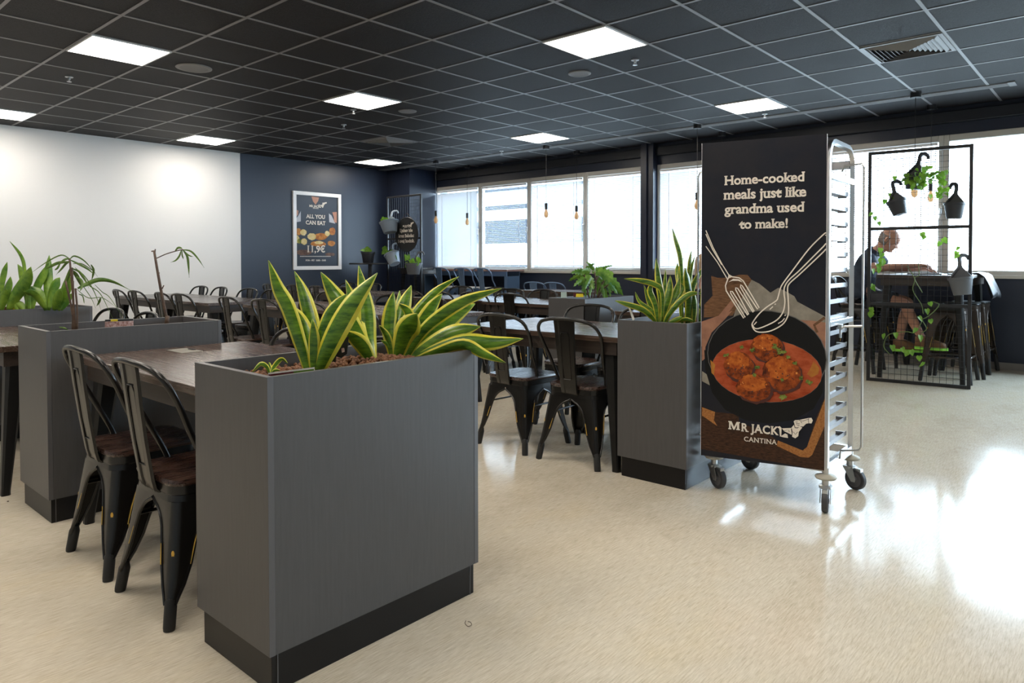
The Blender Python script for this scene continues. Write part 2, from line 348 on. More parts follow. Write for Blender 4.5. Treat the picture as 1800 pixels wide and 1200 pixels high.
MB().box(-.286, .286, -.286, .286, -.002, 0).build('backing', M['mesh'], vt)
vf = MB()
for a, b, c, d in ((-.288, .288, -.288, -.26), (-.288, .288, .26, .288), (-.288, -.26, -.26, .26), (.26, .288, -.26, .26)): vf.box(a, b, c, d, -.012, 0)
vf.build('frame', M['grid'], vt)
for q in range(4):
    R = Matrix.Rotation(q * PI / 2, 3, 'Z'); lv = MB()
    for k in range(8):
        r0 = .25 - k * .031; r1 = r0 - .024
        pts = [(-r0 + .006, r0, -.004), (r0 - .006, r0, -.004), (r1 - .004, r1, -.024), (-r1 + .004, r1, -.024)]
        lv.poly([R @ V(p) for p in pts])
    lv.build('louvre', M['grid'], vt, solid=.002)
place(vt, 0, 'square louvred air vent in the ceiling at the upper right', (GX + .6 * 2.5, GY + .6 * 3.5, CE))
place(vt, 1, 'square louvred air vent in the ceiling above the navy wall', (GX - .6 * 8.5, GY + .6 * 3.5, CE))
pd = thing('pendant_lamp', '', 'pendant lamp', group='bare bulb pendants along the windows')
MB().lathe([(.001, CE), (.05, CE), (.05, CE - .05), (.001, CE - .05)], 20, cap=False).build('canopy', M['mesh'], pd, smooth=2)
MB().tube([(0, 0, CE - .05), (0, 0, 2.03)], .003, 6).build('cord', M['mesh'], pd)
MB().lathe([(.004, 2.035), (.022, 2.03), (.022, 1.945), (.018, 1.94)], 16).build('socket', M['mesh'], pd, smooth=2)
MB().lathe([(.013, 1.945), (.015, 1.925), (.030, 1.89), (.034, 1.865), (.028, 1.835), (.012, 1.818), (.001, 1.815)], 16, cap=False).build('bulb', M['bulb'], pd, smooth=True)
PD = [(-8.9, 8.13, 'bare bulb pendant left of the leftmost window'), (-8.92, 8.9, 'bare bulb pendant in front of the leftmost window'), (-6.56, 8.2, 'bare bulb pendant in front of the third window, left one'), (-6.5, 8.88, 'bare bulb pendant in front of the third window, right one'),
      (-4.13, 8.2, 'bare bulb pendant beside the left edge of the sign board'), (-4.13, 8.9, 'bare bulb pendant hidden behind the sign board'), (-1.69, 8.14, 'bare bulb pendant behind the topmost hanging pot, left one'), (-1.69, 8.9, 'bare bulb pendant behind the topmost hanging pot, right one')]
for i, (x, y, lb) in enumerate(PD): place(pd, i, lb, (x, y, 0))
# ------------------------------------------------------------------ planters
def planter(x0, x1, y0, y1, label, zt=.862):
    t = thing('planter_box', label, 'planter', ((x0 + x1) / 2, (y0 + y1) / 2, 0), 0, 'grey planter boxes between the tables')
    a, b = (x1 - x0) / 2, (y1 - y0) / 2; z0 = .108; k = .018
    MB().box(-a, a, -b, -b + k, z0, zt).build('end_panel', M['planter'], t, bevel=.0012)
    MB().box(-a, a, b - k, b, z0, zt).build('end_panel', M['planter'], t, bevel=.0012)
    MB().box(a - k, a - .0006, -b + k + .0008, b - k - .0008, z0, zt - .0005).build('side_panel', M['planter'], t)
    MB().box(-a + .0006, -a + k, -b + k + .0008, b - k - .0008, z0, zt - .0005).build('side_panel', M['planter'], t)
    for yy in (-b + k / 2, b - k / 2): MB().box(a, a + .0004, yy - k / 2, yy + k / 2, z0, zt).box(-a, a, yy - k / 2, yy + k / 2, zt, zt + .0005).build('edge_band', M['planter_edge'], t)
    MB().box(-a + .02, a - .012, -b + .012, b - .012, 0, z0).build('plinth', M['plinth'], t, bevel=.001)
    for yy in (-b + .03, b - .03): MB().box(a - .012, a - .0105, yy - .0015, yy + .0015, 0, z0).build('plinth_joint', M['planter_edge'], t)
    MB().box(-a + k, a - k, -b + k, b - k, zt - .17, zt - .055).build('soil', M['soil'], t)
    return t
P1 = planter(-2.15, -1.722, .967, 1.768, 'large grey planter box in the front, nearest to the camera')
P2 = planter(-4.045, -3.605, .967, 1.765, 'grey planter box at the left behind two chairs, with a spindly plant', .862)
P3 = planter(-2.103, -1.69, 3.25, 4.06, 'grey planter box left of the sign trolley, with snake plants', .852)
P4 = planter(-3.83, -3.44, 4.82, 5.58, 'far grey planter box with a bushy plant, below the windows', .852)
P5 = planter(-5.93, -5.52, .967, 1.765, 'grey planter box cut off by the left edge of the photo', .857)
rnd = random.Random(3)
ico = [(0, 0, 1)] + [(.894 * math.cos(2 * PI * k / 5), .894 * math.sin(2 * PI * k / 5), .447) for k in range(5)] + [(.894 * math.cos(2 * PI * (k + .5) / 5), .894 * math.sin(2 * PI * (k + .5) / 5), -.447) for k in range(5)] + [(0, 0, -1)]
icf = [(0, 1 + k, 1 + (k + 1) % 5) for k in range(5)] + [(1 + k, 6 + k, 1 + (k + 1) % 5) for k in range(5)] + [(1 + (k + 1) % 5, 6 + k, 6 + (k + 1) % 5) for k in range(5)] + [(11, 6 + (k + 1) % 5, 6 + k) for k in range(5)]
def pebbles(x0, x1, y0, y1, z, n, label, hill=None):
    p = MB()
    for _ in range(n):
        x, y = rnd.uniform(x0, x1), rnd.uniform(y0, y1); r = rnd.uniform(.006, .0105)
        zz = z + rnd.uniform(-.004, .006) + (hill(x, y) if hill else 0)
        R = Matrix.Rotation(rnd.uniform(0, 6), 3, 'X') @ Matrix.Rotation(rnd.uniform(0, 6), 3, 'Z')
        p.add([R @ V(q) * r * rnd.uniform(.85, 1.1) + V((x, y, zz)) for q in ico], icf)
    o = p.build('clay_pebbles', M['pebble'], smooth=True)
    return tag(o, label, 'clay pebbles', None, 'stuff')
pebbles(-2.125, -1.745, 1.0, 1.74, .812, 1500, 'brown clay pebbles filling the front planter box', lambda x, y: .03 * math.exp(-((y - 1.45) / .22) ** 2 - ((x + 1.9) / .18) ** 2))
pebbles(-4.02, -3.63, 1.0, 1.74, .812, 500, 'brown clay pebbles in the planter with the spindly plant')
pebbles(-2.08, -1.71, 3.28, 4.03, .80, 400, 'clay pebbles in the planter beside the sign trolley')
# socket sticker on the second planter
tag(MB().box(-3.606, -3.603, 1.29, 1.345, .13, .165, 0).box(-3.6035, -3.6025, 1.30, 1.335, .138, .157, 1).build('label_sticker', [M['card'], M['planter']]), 'small white label low on the side of the second planter box', 'label')
# ------------------------------------------------------------------ tables
def table_mesh(t, L, W, H=.75, legw=.085, topm='top'):
    a, b = L / 2, W / 2
    MB().box(-a, a, -b, b, H - .030, H).build('tabletop', M[topm], t, bevel=.003)
    ap = MB(); i = .035; h = .075
    ap.box(-a + i, a - i, -b + i, -b + i + .02, H - .03 - h, H - .03).box(-a + i, a - i, b - i - .02, b - i, H - .03 - h, H - .03)
    ap.box(-a + i, -a + i + .02, -b + i + .02, b - i - .02, H - .03 - h, H - .03).box(a - i - .02, a - i, -b + i + .02, b - i - .02, H - .03 - h, H - .03)
    ap.build('apron', M['apron'], t)
    for sx in (-1, 1):
        for sy in (-1, 1):
            rings = []
            for z, wd, out in ((0, .040, .0), (.02, .040, .0), (H - .14, legw, .035), (H - .031, legw + .012, .04)):
                cx, cy = sx * (a - .012 - out - wd / 2), sy * (b - .012 - out - wd / 2); q = wd / 2; c = q * .35
                rings.append([(cx - q + c, cy - q, z), (cx + q - c, cy - q, z), (cx + q, cy - q + c, z), (cx + q, cy + q - c, z), (cx + q - c, cy + q, z), (cx - q + c, cy + q, z), (cx - q, cy + q - c, z), (cx - q, cy - q + c, z)])
            MB().loft(rings).build('leg', M['legs'], t, smooth=2)
def table(x0, x1, y0, y1, label, H=.75):
    t = thing('dining_table', label, 'table', ((x0 + x1) / 2, (y0 + y1) / 2, 0), 0, 'dark wood dining tables')
    table_mesh(t, x1 - x0, y1 - y0, H); return t
TB = {}
def tb(k, x, y, lb, L=1.25, W=.8): TB[k] = (x, y, lb); table(x, x + L, y, y + W, 'dark wood dining table ' + lb)
tb('T1', -3.53, 1.06, 'between the two nearest planter boxes'); tb('T0', -5.50, 0.915, 'left of the second planter box, at the left edge', 1.3)
tb('B1', -3.36, 3.27, 'with four chairs, left of the planter beside the sign trolley'); tb('B2', -5.3, 3.44, 'in the middle row, right behind the striped plants'); tb('B3', -6.58, 3.44, 'in the middle row, behind the front table')
tb('B4', -8.27, 3.3, 'by the white wall, right one of the joined pair'); tb('B5', -9.55, 3.3, 'by the white wall, left one of the joined pair')
tb('C1', -5.13, 5.32, 'in the back row, left of the planter with the bushy plant'); tb('C2', -6.42, 5.42, 'in the back row, below the second window'); tb('C3', -8.5, 5.5, 'in the back row, below the framed poster'); tb('C4', -9.85, 5.5, 'in the far left corner against the navy wall')
tb('C0', -3.3, 5.0, 'half hidden behind the planter beside the sign trolley'); tb('D1', -6.75, 7.75, 'standing closest to the windows', 1.25, .65)
pl = thing('table_socket', 'flat pale power socket lid set into the front table top', 'socket', (-3.35, 1.46, .75))
MB().box(-.085, .085, -.05, .05, 0, .003).build('plate', mat('brushed_plate', (0.36, 0.34, 0.30), 0.35, metal=.6), pl, bevel=.001)
MB().box(-.028, .028, .028, .042, .003, .006).build('latch', M['legs'], pl)
# ------------------------------------------------------------------ metal cafe chairs
def rsq(h, r, z, n=4, sx=1, sy=1):
    out = []
    for cx, cy, a0 in ((h - r, h - r, 0), (-h + r, h - r, 90), (-h + r, -h + r, 180), (h - r, -h + r, 270)):
        for k in range(n + 1):
            a = math.radians(a0 + 90 * k / n); out.append(V(((cx + r * math.cos(a)) * sx, (cy + r * math.sin(a)) * sy, z)))
    return out
def sheet_leg(t, sx, sy, SH, foot, mats, h=.165, splay=.06, chips=True):
    """pressed sheet leg: two flanges folded round the corner of the seat, narrowing to a foot"""
    lg = MB(); rings = []; ea = []; eb = []
    W = [(1, 1), (.965, 1), (.945, .93), (.915, .78), (.875, .66), (.83, .575), (.78, .52), (.65, .455), (.49, .40), (.34, .29), (.25, .19), (.20, .14)]
    for u, wf in W:
        z = SH * u; off = h + splay * (1 - u); wd = (h - .002) * wf; c = min(.030, wd * .55); ps = [V((sx * (off - wd), sy * off, z))]
        ps.append(V((sx * (off - wd * .5 - c * .5), sy * off, z)))
        for k in range(7):
            a = PI / 2 * (1 - k / 6); ps.append(V((sx * (off - c + c * math.cos(a)), sy * (off - c + c * math.sin(a)), z)))
        ps.append(V((sx * off, sy * (off - wd * .5 - c * .5), z))); ps.append(V((sx * off, sy * (off - wd), z)))
        rings.append(ps)
        if u < .966: ea.append(ps[0]); eb.append(ps[-1])
    lg.loft(rings, 0, closed=False)
    lg.tube(ea, .005, 6); lg.tube(eb, .005, 6)
    for E_, a_, b_ in ((ea, 6, 8), (eb, 5, 8)): lg.tube([V((p.x * 1.028, p.y * 1.028, p.z)) for p in E_[a_:b_]], [.0005, .0012, .0008, .0012, .0005][:b_ - a_], 5, 1)
    zf = SH * .27; F = lambda z: V((sx * (h + splay * (1 - z / SH) - .0155), sy * (h + splay * (1 - z / SH) - .0155), z))
    lg.tube([F(zf), F(zf * .8), F(zf * .1), F(0)], [.012, .0185, .0180, .0165], 12, 2)
    if chips:
        zc = SH - .155; f = (SH - zc) / SH; q = h + splay * f - .0075
        R = Matrix.Rotation(math.atan2(sy, sx), 3, 'Z')
        lg.add([R @ V((q * math.sqrt(2) - .0005, .005 * math.cos(a), zc + .011 * math.sin(a) - .0)) for a in [2 * PI * k / 8 for k in range(8)]], [tuple(range(8))], 1)
    lg.build('leg', mats, t, smooth=2, solid=.0018)
def make_chair(name, label, cat, SH=.435, TOP=.845, body='chair', seatm='seat', foot=.085, h=.165, splay=.055, back=True, group=None, wide=.205, rails=False):
    t = thing(name, label, cat, group=group); B = M[body]
    s = MB(); rg = [rsq(h + .006, .06, SH + .001, 5), rsq(h + .010, .065, SH + .010, 5), rsq(h + .006, .06, SH + .021, 5), rsq(h * .82, .05, SH + .0215, 5), rsq(h * .4, .03, SH + .016, 5)]
    s.loft(rg).build('seat', M[seatm], t, smooth=2)
    MB().loft([rsq(h + .004, .055, SH - .052, 5), rsq(h + .003, .055, SH - .045, 5), rsq(h + .001, .055, SH - .03, 5), rsq(h + .004, .057, SH - .026, 5), rsq(h + .003, .055, SH, 5)], cap=False).build('seat_frame', B, t, smooth=2, solid=.0018)
    for sx in (-1, 1):
        for sy in (-1, 1): sheet_leg(t, sx, sy, SH - .05, foot, [B, M['chip'], M['foot']], h, splay)
    for sx in (-1, 1):
        z = SH - .16; q = h - .006
        MB().tube([(sx * q, -q, z), (sx * q, q, z)], .006, 6).build('stretcher', B, t)
    if rails:
        for zz in (.24,):
            q = h + splay * (1 - zz / SH) - .01
            for A in range(4):
                R = Matrix.Rotation(A * PI / 2, 3, 'Z'); MB().tube([R @ V((-q, q, zz)), R @ V((q, q, zz))], .009, 8).build('foot_rail', B, t, smooth=True)
    if back:
        dz = TOP - SH
        half = [(.155, -.045, SH - .01), (.170, -.062, SH + .05), (wide - .018, -.120, SH + dz * .42), (wide + .004, -.165, SH + dz * .66), (wide + .004, -.200, SH + dz * .83), (wide - .030, -.222, SH + dz * .93), (.115, -.236, SH + dz * .975), (.055, -.244, TOP - .004)]
        full = half + [(0, -.246, TOP - .002)] + [(-x, y, z) for x, y, z in half[::-1]]
        MB().tube(cr(full, 5), .0105, 9).build('back_tube', B, t, smooth=True)
        bk = MB(); rings = []
        for f, y, wd in ((0, -.172, .055), (.03, -.186, .055), (.10, -.194, .056), (.4, -.215, .060), (.7, -.232, .065), (.93, -.243, .070), (.985, -.247, .071)):
            z = SH - .035 + (TOP - SH + .03) * f
            rings.append([V((x * wd, y + cv, z)) for x, cv in ((-1, .010), (-.94, .001), (-.56, 0), (-.50, .0045), (.50, .0045), (.56, 0), (.94, .001), (1, .010))])
        em = [r for r in rings]
        bk.loft(em, 0, closed=False)
        # embossed field outline
        zz0, zz1 = SH + dz * .14, SH + dz * .80
        yy = lambda z: -.1875 - .0605 * (z - SH + .035) / (dz + .03)
        lp = [(-.026, zz0), (.026, zz0), (.031, zz1 - .02), (.02, zz1), (-.02, zz1), (-.031, zz1 - .02)]
        bk.tube([V((x, yy(z), z)) for x, z in lp], .0017, 5, loop=True)
        for sx in (-1, 1): bk.lathe([(.007, 0), (.006, .004), (.001, .005)], 8, M=Matrix.Rotation(PI / 2, 3, 'X'), c=(sx * .04, -.176, SH - .025))
        bk.build('backrest', B, t, smooth=2, solid=.0018)
    return t
G1 = 'black metal cafe chairs with wooden seats'
ch0 = make_chair('cafe_chair', '', 'chair', group=G1)
CN = 0
def chair(x, y, rz, lb):
    global CN
    place(ch0, CN, 'black metal chair, ' + lb, (x, y, 0), rz); CN += 1
for k, xs, yn, lb in (('T1', (-3.01, -2.485), 1.14, 'near side of the front table'), ('B1', (-2.93, -2.435), 3.43, 'near side of the table beside the sign trolley planter'), ('B3', (-6.28, -5.66), 3.36, 'near side of the middle-row table behind the front table'),
                      ('B4', (-7.72, -7.28), 3.35, 'near side of the right table by the white wall'), ('B5', (-8.92, -8.43), 3.35, 'near side of the left table by the white wall'),
                      ('C1', (-5.22, -4.72), 5.52, 'near side of the back-row table left of the bushy plant'), ('C2', (-6.12, -5.68), 5.42, 'near side of the back-row table below the second window'), ('C3', (-8.26, -7.62), 5.6, 'near side of the back-row table below the framed poster'), ('C4', (-9.5, -8.84), 5.6, 'near side of the far corner table'), ('B2', (-5.0, -4.42), 3.42, 'near side of the middle-row table behind the striped plants')):
    for i, x in enumerate(xs): chair(x, yn, (-.05, .04)[i] if k != 'T1' else 0, ('left' if i == 0 else 'right') + ' one, ' + lb)
for k, xs, yf, lb in (('T1', (-3.02, -2.37), 1.665, 'far side of the front table'), ('T0', (-5.3, -4.72), 1.60, 'far side of the table left of the second planter'), ('B1', (-3.02, -2.56), 4.10, 'far side of the table beside the sign trolley planter'),
                      ('B5', (-9.3, -8.76), 4.06, 'far side of the left table by the white wall'), ('B4', (-8.02, -7.5), 4.06, 'far side of the right table by the white wall'), ('B3', (-6.55, -6.0), 4.22, 'far side of the middle-row table behind the front table'), ('B2', (-5.35, -4.8), 4.1, 'far side of the middle-row table behind the striped plants'),
                      ('C2', (-6.55, -5.95), 6.22, 'far side of the back-row table below the second window'), ('C1', (-5.5, -5.02), 6.0, 'far side of the back-row table left of the bushy plant'), ('C3', (-9.0, -8.4), 6.2, 'far side of the back-row table below the framed poster')):
    for i, x in enumerate(xs): chair(x, yf, PI + (.05, -.04)[i], ('left' if i == 0 else 'right') + ' one, ' + lb)
chair(-2.75, 5.12, .1, 'at the half hidden table behind the planter beside the sign trolley')
cb = make_chair('cafe_chair', '', 'chair', body='blue_chair', seatm='pinkwood', group='blue metal cafe chairs near the windows')
place(cb, 0, 'slate blue metal cafe chair near the windows, left one of two', (-7.06, 8.72, 0), .05); place(cb, 1, 'slate blue metal cafe chair near the windows, right one of two', (-6.65, 8.72, 0), -.05)
G2 = 'slate blue bar stools at the window bar'
bs = make_chair('bar_stool', '', 'bar stool', SH=.72, TOP=1.06, body='blue_chair', seatm='clip', foot=.1, h=.15, splay=.07, group=G2, wide=.19, rails=True)  # white seats carry the grazing window glare in their colour
for i, (x, lb) in enumerate(((-8.95, 'leftmost of the three at the window bar'), (-8.42, 'middle one of the three at the window bar'), (-7.95, 'rightmost of the three at the window bar'))):
    place(bs, i, 'slate blue bar stool with back, ' + lb, (x, 8.47, 0), (0, .05, -.04)[i])
br = thing('bar_counter', 'pale wood bar counter under the leftmost window', 'counter', (-8.85, 8.87, 0))
MB().box(-1.1, 1.1, -.22, .22, 1.0, 1.035).build('countertop', M['pinkwood'], br, bevel=.003)
MB().box(-1.05, 1.05, -.17, -.15, .92, 1.0).box(-1.05, 1.05, .15, .17, .92, 1.0).build('apron', M['blue_chair'], br)
for sx in (-1, 1): MB().box(sx * 1.02 - .03, sx * 1.02 + .03, -.16, .16, 0, .92).build('leg', M['blue_chair'], br)
# ------------------------------------------------------------------ printed sheets and lettering
def glyphs(txt, bold=.022, serif=True, space=1.0):
    cu = bpy.data.curves.new('t', 'FONT'); cu.body = txt; cu.size = 1; cu.offset = bold; cu.space_character = space; cu.align_x = 'CENTER'; cu.resolution_u = 3
    o = bpy.data.objects.new('t', cu); sc.collection.objects.link(o); bpy.context.view_layer.update()
    ev = o.evaluated_get(bpy.context.evaluated_depsgraph_get()); me = ev.to_mesh()
    vs_ = [(v.co.x, v.co.y) for v in me.vertices]; fs = [tuple(p.vertices) for p in me.polygons]
    cnt = {}
    for f in fs:
        for a, b in zip(f, f[1:] + f[:1]): cnt.setdefault((min(a, b), max(a, b)), []).append(f)
    ev.to_mesh_clear(); bpy.data.objects.remove(o); bpy.data.curves.remove(cu)
    if serif:
        for (a, b), ff in list(cnt.items()):
            if len(ff) > 1: continue
            (xa, ya), (xb, yb) = vs_[a], vs_[b]; ln = abs(xa - xb)
            if abs(ya - yb) > .012 or not .075 < ln < .20: continue
            cy = sum(vs_[k][1] for k in ff[0]) / len(ff[0]); s = 1 if cy > ya else -1
            x0, x1 = min(xa, xb) - .045, max(xa, xb) + .045; y0, y1 = sorted((ya, ya + s * .085))
            n = len(vs_); vs_ += [(x0, y0), (x1, y0), (x1, y1), (x0, y1)]; fs.append((n, n + 1, n + 2, n + 3))
    xs = [v[0] for v in vs_]; return vs_, fs, min(xs), max(xs)
class Sheet:
    """a flat printed sheet: art drawn in its own u (right) and v (up) metres"""
    def __init__(s, o, U, N): s.o, s.U, s.N, s.k = V(o), V(U), V(N), 0; s.mb = MB(); s.tx = []; s.mats = []
    def px(s, x, y):
        q = FW + RT * ((x - 900) / FPX) - UP * ((y - CYPX) / FPX); c = V((0, 0, CH))
        p = c + q * ((s.o - c).dot(s.N) / q.dot(s.N)) - s.o; return p.dot(s.U), p.z
    def w(s, u, v, h): return s.o + s.U * u + V((0, 0, v)) + s.N * h
    def mi(s, m):
        if m not in s.mats: s.mats.append(m)
        return s.mats.index(m)
    def poly(s, uv, m): s.k += 1; s.mb.poly([s.w(u, v, .0006 + s.k * .00006) for u, v in uv], s.mi(m))
    def ell(s, c, rx, ry, m, rot=0, n=28, jit=0, seed=1):
        R = random.Random(seed); pts = []
        for k in range(n):
            a = 2 * PI * k / n; j = 1 + R.uniform(-jit, jit); x, y = rx * j * math.cos(a), ry * j * math.sin(a)
            pts.append((c[0] + x * math.cos(rot) - y * math.sin(rot), c[1] + x * math.sin(rot) + y * math.cos(rot)))
        s.poly(pts, m)
    def line(s, uv, wd, m, loop=False):
        s.k += 1; p = [V((u, v)) for u, v in uv]; n = len(p); L, R = [], []
        for i in range(n):
            t = (p[(i + 1) % n] - p[i - 1]) if loop else (p[min(i + 1, n - 1)] - p[max(i - 1, 0)])
            t = t.normalized() if t.length > 0 else V((1, 0)); q = V((-t.y, t.x)) * wd / 2; L.append(p[i] + q); R.append(p[i] - q)
        h = .0006 + s.k * .00006; fs = [(i, (i + 1) % n, n + (i + 1) % n, n + i) for i in range(n if loop else n - 1)]
        s.mb.add([s.w(q.x, q.y, h) for q in L + R], fs, s.mi(m))
    def text(s, t, u0, u1, v, bold=.022, serif=True, sy=1.0, space=1.0):
        vs_, fs, a, b = glyphs(t, bold, serif, space); k = (u1 - u0) / (b - a); s.k += 1
        s.tx.append(MB().add([s.w(u0 + (x - a) * k, v + y * k * sy, .0035) for x, y in vs_], fs))
def ptext(S, t, x0, y0, x1, y1, **k):
    (u0, v0), (u1, v1) = S.px(x0, y0), S.px(x1, y1); S.text(t, u0, u1, (v0 + v1) / 2, **k)
def emblem(S, f, m, dark):
    for p in ([(1015, 310), (1070, 295), (1105, 330), (1100, 480), (1075, 490), (1060, 340)], [(1085, 485), (1170, 430), (1215, 450), (1225, 515), (1130, 500)], [(1110, 335), (1290, 328), (1285, 345), (1145, 378)], [(1145, 385), (1280, 345), (1300, 460), (1230, 425)],
              [(1290, 320), (1335, 270), (1350, 330), (1400, 335), (1445, 300), (1490, 320), (1450, 370), (1425, 400), (1415, 480), (1360, 520), (1300, 490), (1310, 400)], [(1330, 205), (1355, 185), (1430, 180), (1600, 145), (1660, 140), (1685, 190), (1660, 245), (1610, 240), (1560, 250), (1510, 300), (1450, 300), (1400, 320), (1360, 320), (1345, 260)]):
        S.poly([f(*q) for q in p], m)
    for p in ([(1360, 220), (1400, 210), (1385, 240)], [(1370, 255), (1440, 248)], [(1395, 285), (1440, 278)], [(1460, 205), (1485, 240)], [(1610, 150), (1602, 190), (1612, 238)], [(1325, 400), (1360, 450), (1405, 400)], [(1235, 370), (1250, 400)], [(1430, 185), (1500, 200), (1600, 165)], [(1300, 380), (1295, 470)]):
        S.line([f(*q) for q in p], abs(f(1010, 0)[0] - f(1000, 0)[0]) * .9, dark)
# ------------------------------------------------------------------ tray trolley
M['runner'] = mat('dull_runner_metal', (0.30, 0.30, 0.31), 0.42, metal=.8)
T = thing('tray_trolley', 'tall aluminium tray rack trolley on castors behind the food sign', 'trolley', (-1.352, 3.64, 0), .03)
hw, hd, zb, zt = .275, .21, .20, 1.735
for sx in (-1, 1):
    fr = MB(); r = .09; x = sx * hw
    pts = [(x, -hd, zb - .03), (x, -hd, zt - r)] + [(x, -hd + r - r * math.cos(a), zt - r + r * math.sin(a)) for a in (.4, .8, 1.2, 1.57)] + [(x, hd - r + r * math.sin(a), zt - r + r * math.cos(a)) for a in (0, .4, .8, 1.2)] + [(x, hd, zt - r), (x, hd, zb - .03)]
    fr.tube(pts, .0155, 4); fr.build('side_frame', M['alu'], T, smooth=2)
    MB().box(x - .012, x + .012, -hd + .014, hd - .014, zb - .02, zb + .022).build('bottom_rail', M['alu'], T, bevel=.002)
    for za, zc in ((1.555, 1.585), (.86, .885)): MB().box(x - .012, x + .012, -hd + .014, hd - .014, za, zc).build('cross_rail', M['alu'], T, bevel=.002)
    for k in range(17):
        z = .275 + k * .0765; xi = x - sx * .016
        MB().box(min(xi, xi - sx * .0015), max(xi, xi - sx * .0015), -hd + .01, hd - .01, z, z + (.058 if sx < 0 else .02)).box(min(xi, xi - sx * .05), max(xi, xi - sx * .05), -hd + .01, hd - .01, z - .0015, z).build('tray_runner', M['runner'], T)
    for k in range(17):
        for yy in (-hd + .012, hd - .012): MB().box(x - sx * .044 - .022, x - sx * .044 + .022, yy - .006, yy + .006, .268 + k * .0765, .289 + k * .0765).build('runner_clip', M['clip'], T)
    hx, yh = (x + .115, -.05) if sx > 0 else (x - .085, -hd - .02)
    MB().tube([(x + sx * .015, yh + .01, 1.60), (x + sx * .03, yh, 1.625), (hx - sx * .01, yh, 1.63), (hx, yh, 1.61), (hx, yh, .285), (hx - sx * .012, yh, .265), (x + sx * .022, yh, .25), (x + sx * .018, yh, .21)], .0052, 8).build('retaining_bar', M['steel'], T, smooth=True)
    if sx > 0:
        MB().tube([(hx, yh, .86), (x + .04, yh - .01, .855), (x + .022, yh - .02, .84), (x + .022, yh - .02, .80)], .006, 7).box(x + .012, x + .03, yh - .03, yh + .0, .845, .865).build('bar_latch', M['steel'], T)
for yy, za, zc in ((-hd, zb - .02, zb + .018), (hd, zb - .02, zb + .018), (hd, 1.64, 1.68)): MB().box(-hw + .012, hw - .012, yy - .012, yy + .012, za, zc).build('base_rail', M['alu'], T, bevel=.002)
for sx, sy, ang, fy in ((-1, -1, -.5, 1), (1, -1, -1.35, 1), (1, 1, -.35, 1), (-1, 1, -.2, 1)):
    C = bpy.data.objects.new('castor', None); sc.collection.objects.link(C); C.parent = T; C.location = (sx * hw, sy * hd, 0)
    R = Matrix.Rotation(ang, 4, 'Z'); off = .032
    MB().lathe([(.001, .178), (.012, .178), (.015, .172), (.046, .162), (.049, .156), (.044, .149), (.02, .142), (.001, .142)], 24, cap=False).build('bumper', M['bumper'], C, smooth=True)
    MB().lathe([(.016, .20), (.016, .118), (.03, .116), (.03, .104), (.016, .10)], 16).build('stem', M['steel'], C, smooth=2)
    fk = MB()
    for s in (-1, 1): fk.slab([R @ V((off * .0 - .026, s * .021, .112)), R @ V((.03, s * .021, .112)), R @ V((off + .014, s * .021, .056)), R @ V((off + .010, s * .021, .042)), R @ V((off - .010, s * .021, .042))], R.to_3x3() @ V((0, s * .003, 0)))
    fk.box(-.026, .03, -.022, .022, .108, .114, 0, R); fk.box(.03, .066, -.012, .012, .092, .112, 0, R)
    fk.build('fork', M['steel'], C, bevel=.001)
    W = Matrix.Translation(R @ V((off, 0, .054))).to_4x4() @ R @ Matrix.Rotation(PI / 2, 4, 'X')
    MB().lathe([(.038, -.014), (.050, -.014), (.054, -.009), (.054, .009), (.050, .014), (.038, .014)], 30, M=W, cap=False).build('tyre', M['tyre'], C, smooth=2)
    MB().lathe([(.001, -.017), (.012, -.017), (.014, -.010), (.037, -.009), (.0385, -.014), (.0385, .014), (.037, .009), (.014, .010), (.012, .017), (.001, .017)], 24, M=W, cap=False).build('hub', M['hub'], C, smooth=2)
# ------------------------------------------------------------------ food sign on the trolley
SR = .24; Us = V((math.cos(SR), math.sin(SR), 0)); Ns = V((math.sin(SR), -math.cos(SR), 0))
SO = V((-1.349, 3.350, .190)); SW, SHH = .572, 1.568
S = thing('sign_board', 'tall dark sign board with meatball pan picture and cream lettering', 'sign', SO)
S.rotation_euler = (0, 0, SR)
MB().box(-SW / 2, SW / 2, 0, .010, 0, SHH, 0).build('board', [mat('sign_print_dark', (0.009, 0.0105, 0.018), 0.36, spec=.22, noise=(0.016, 0.015, 0.019), scale=5)], S)
eg = MB().box(SW / 2, SW / 2 + .0015, -.0005, .0105, 0, SHH).box(-SW / 2 - .0015, -SW / 2, -.0005, .0105, 0, SHH)
eg.build('edge_trim', M['clip'], S)
bk_ = MB()
for sx, dy in ((-.24, .115), (.24, .018)):
    for z in (.25, 1.35): bk_.box(sx - .015, sx + .015, .010, dy, z, z + .02)
bk_.build('bracket', M['steel'], S)
A = Sheet(SO, Us, Ns)
c5 = lambda *p: [A.px(1230 + x / 5.714, 390 + y / 5.714) for x, y in p]
c6 = lambda *p: [A.px(1230 + x / 4.8, 580 + y / 4.8) for x, y in p]
clampu = lambda q: [(max(-SW / 2, min(SW / 2, u)), max(0.0, min(SHH, v))) for u, v in q]
pw = lambda n, a, b, st=(1, 1, 1), s=14: mat(n, a, .42, spec=.2, noise=b, scale=s, stretch=st)
brown = pw('print_wood', (0.085, 0.040, 0.018), (0.19, 0.10, 0.05), (2, 2, 14)); lino = pw('print_linen', (0.19, 0.17, 0.14), (0.27, 0.25, 0.21)); peach = pw('print_peach_cloth', (0.34, 0.17, 0.11), (0.24, 0.12, 0.08))
dkb = pw('print_dark_wood', (0.018, 0.009, 0.006), (0.075, 0.032, 0.016), (3, 3, 12)); board = pw('print_board_edge', (0.24, 0.09, 0.022), (0.40, 0.18, 0.06), (6, 6, 6), 20)
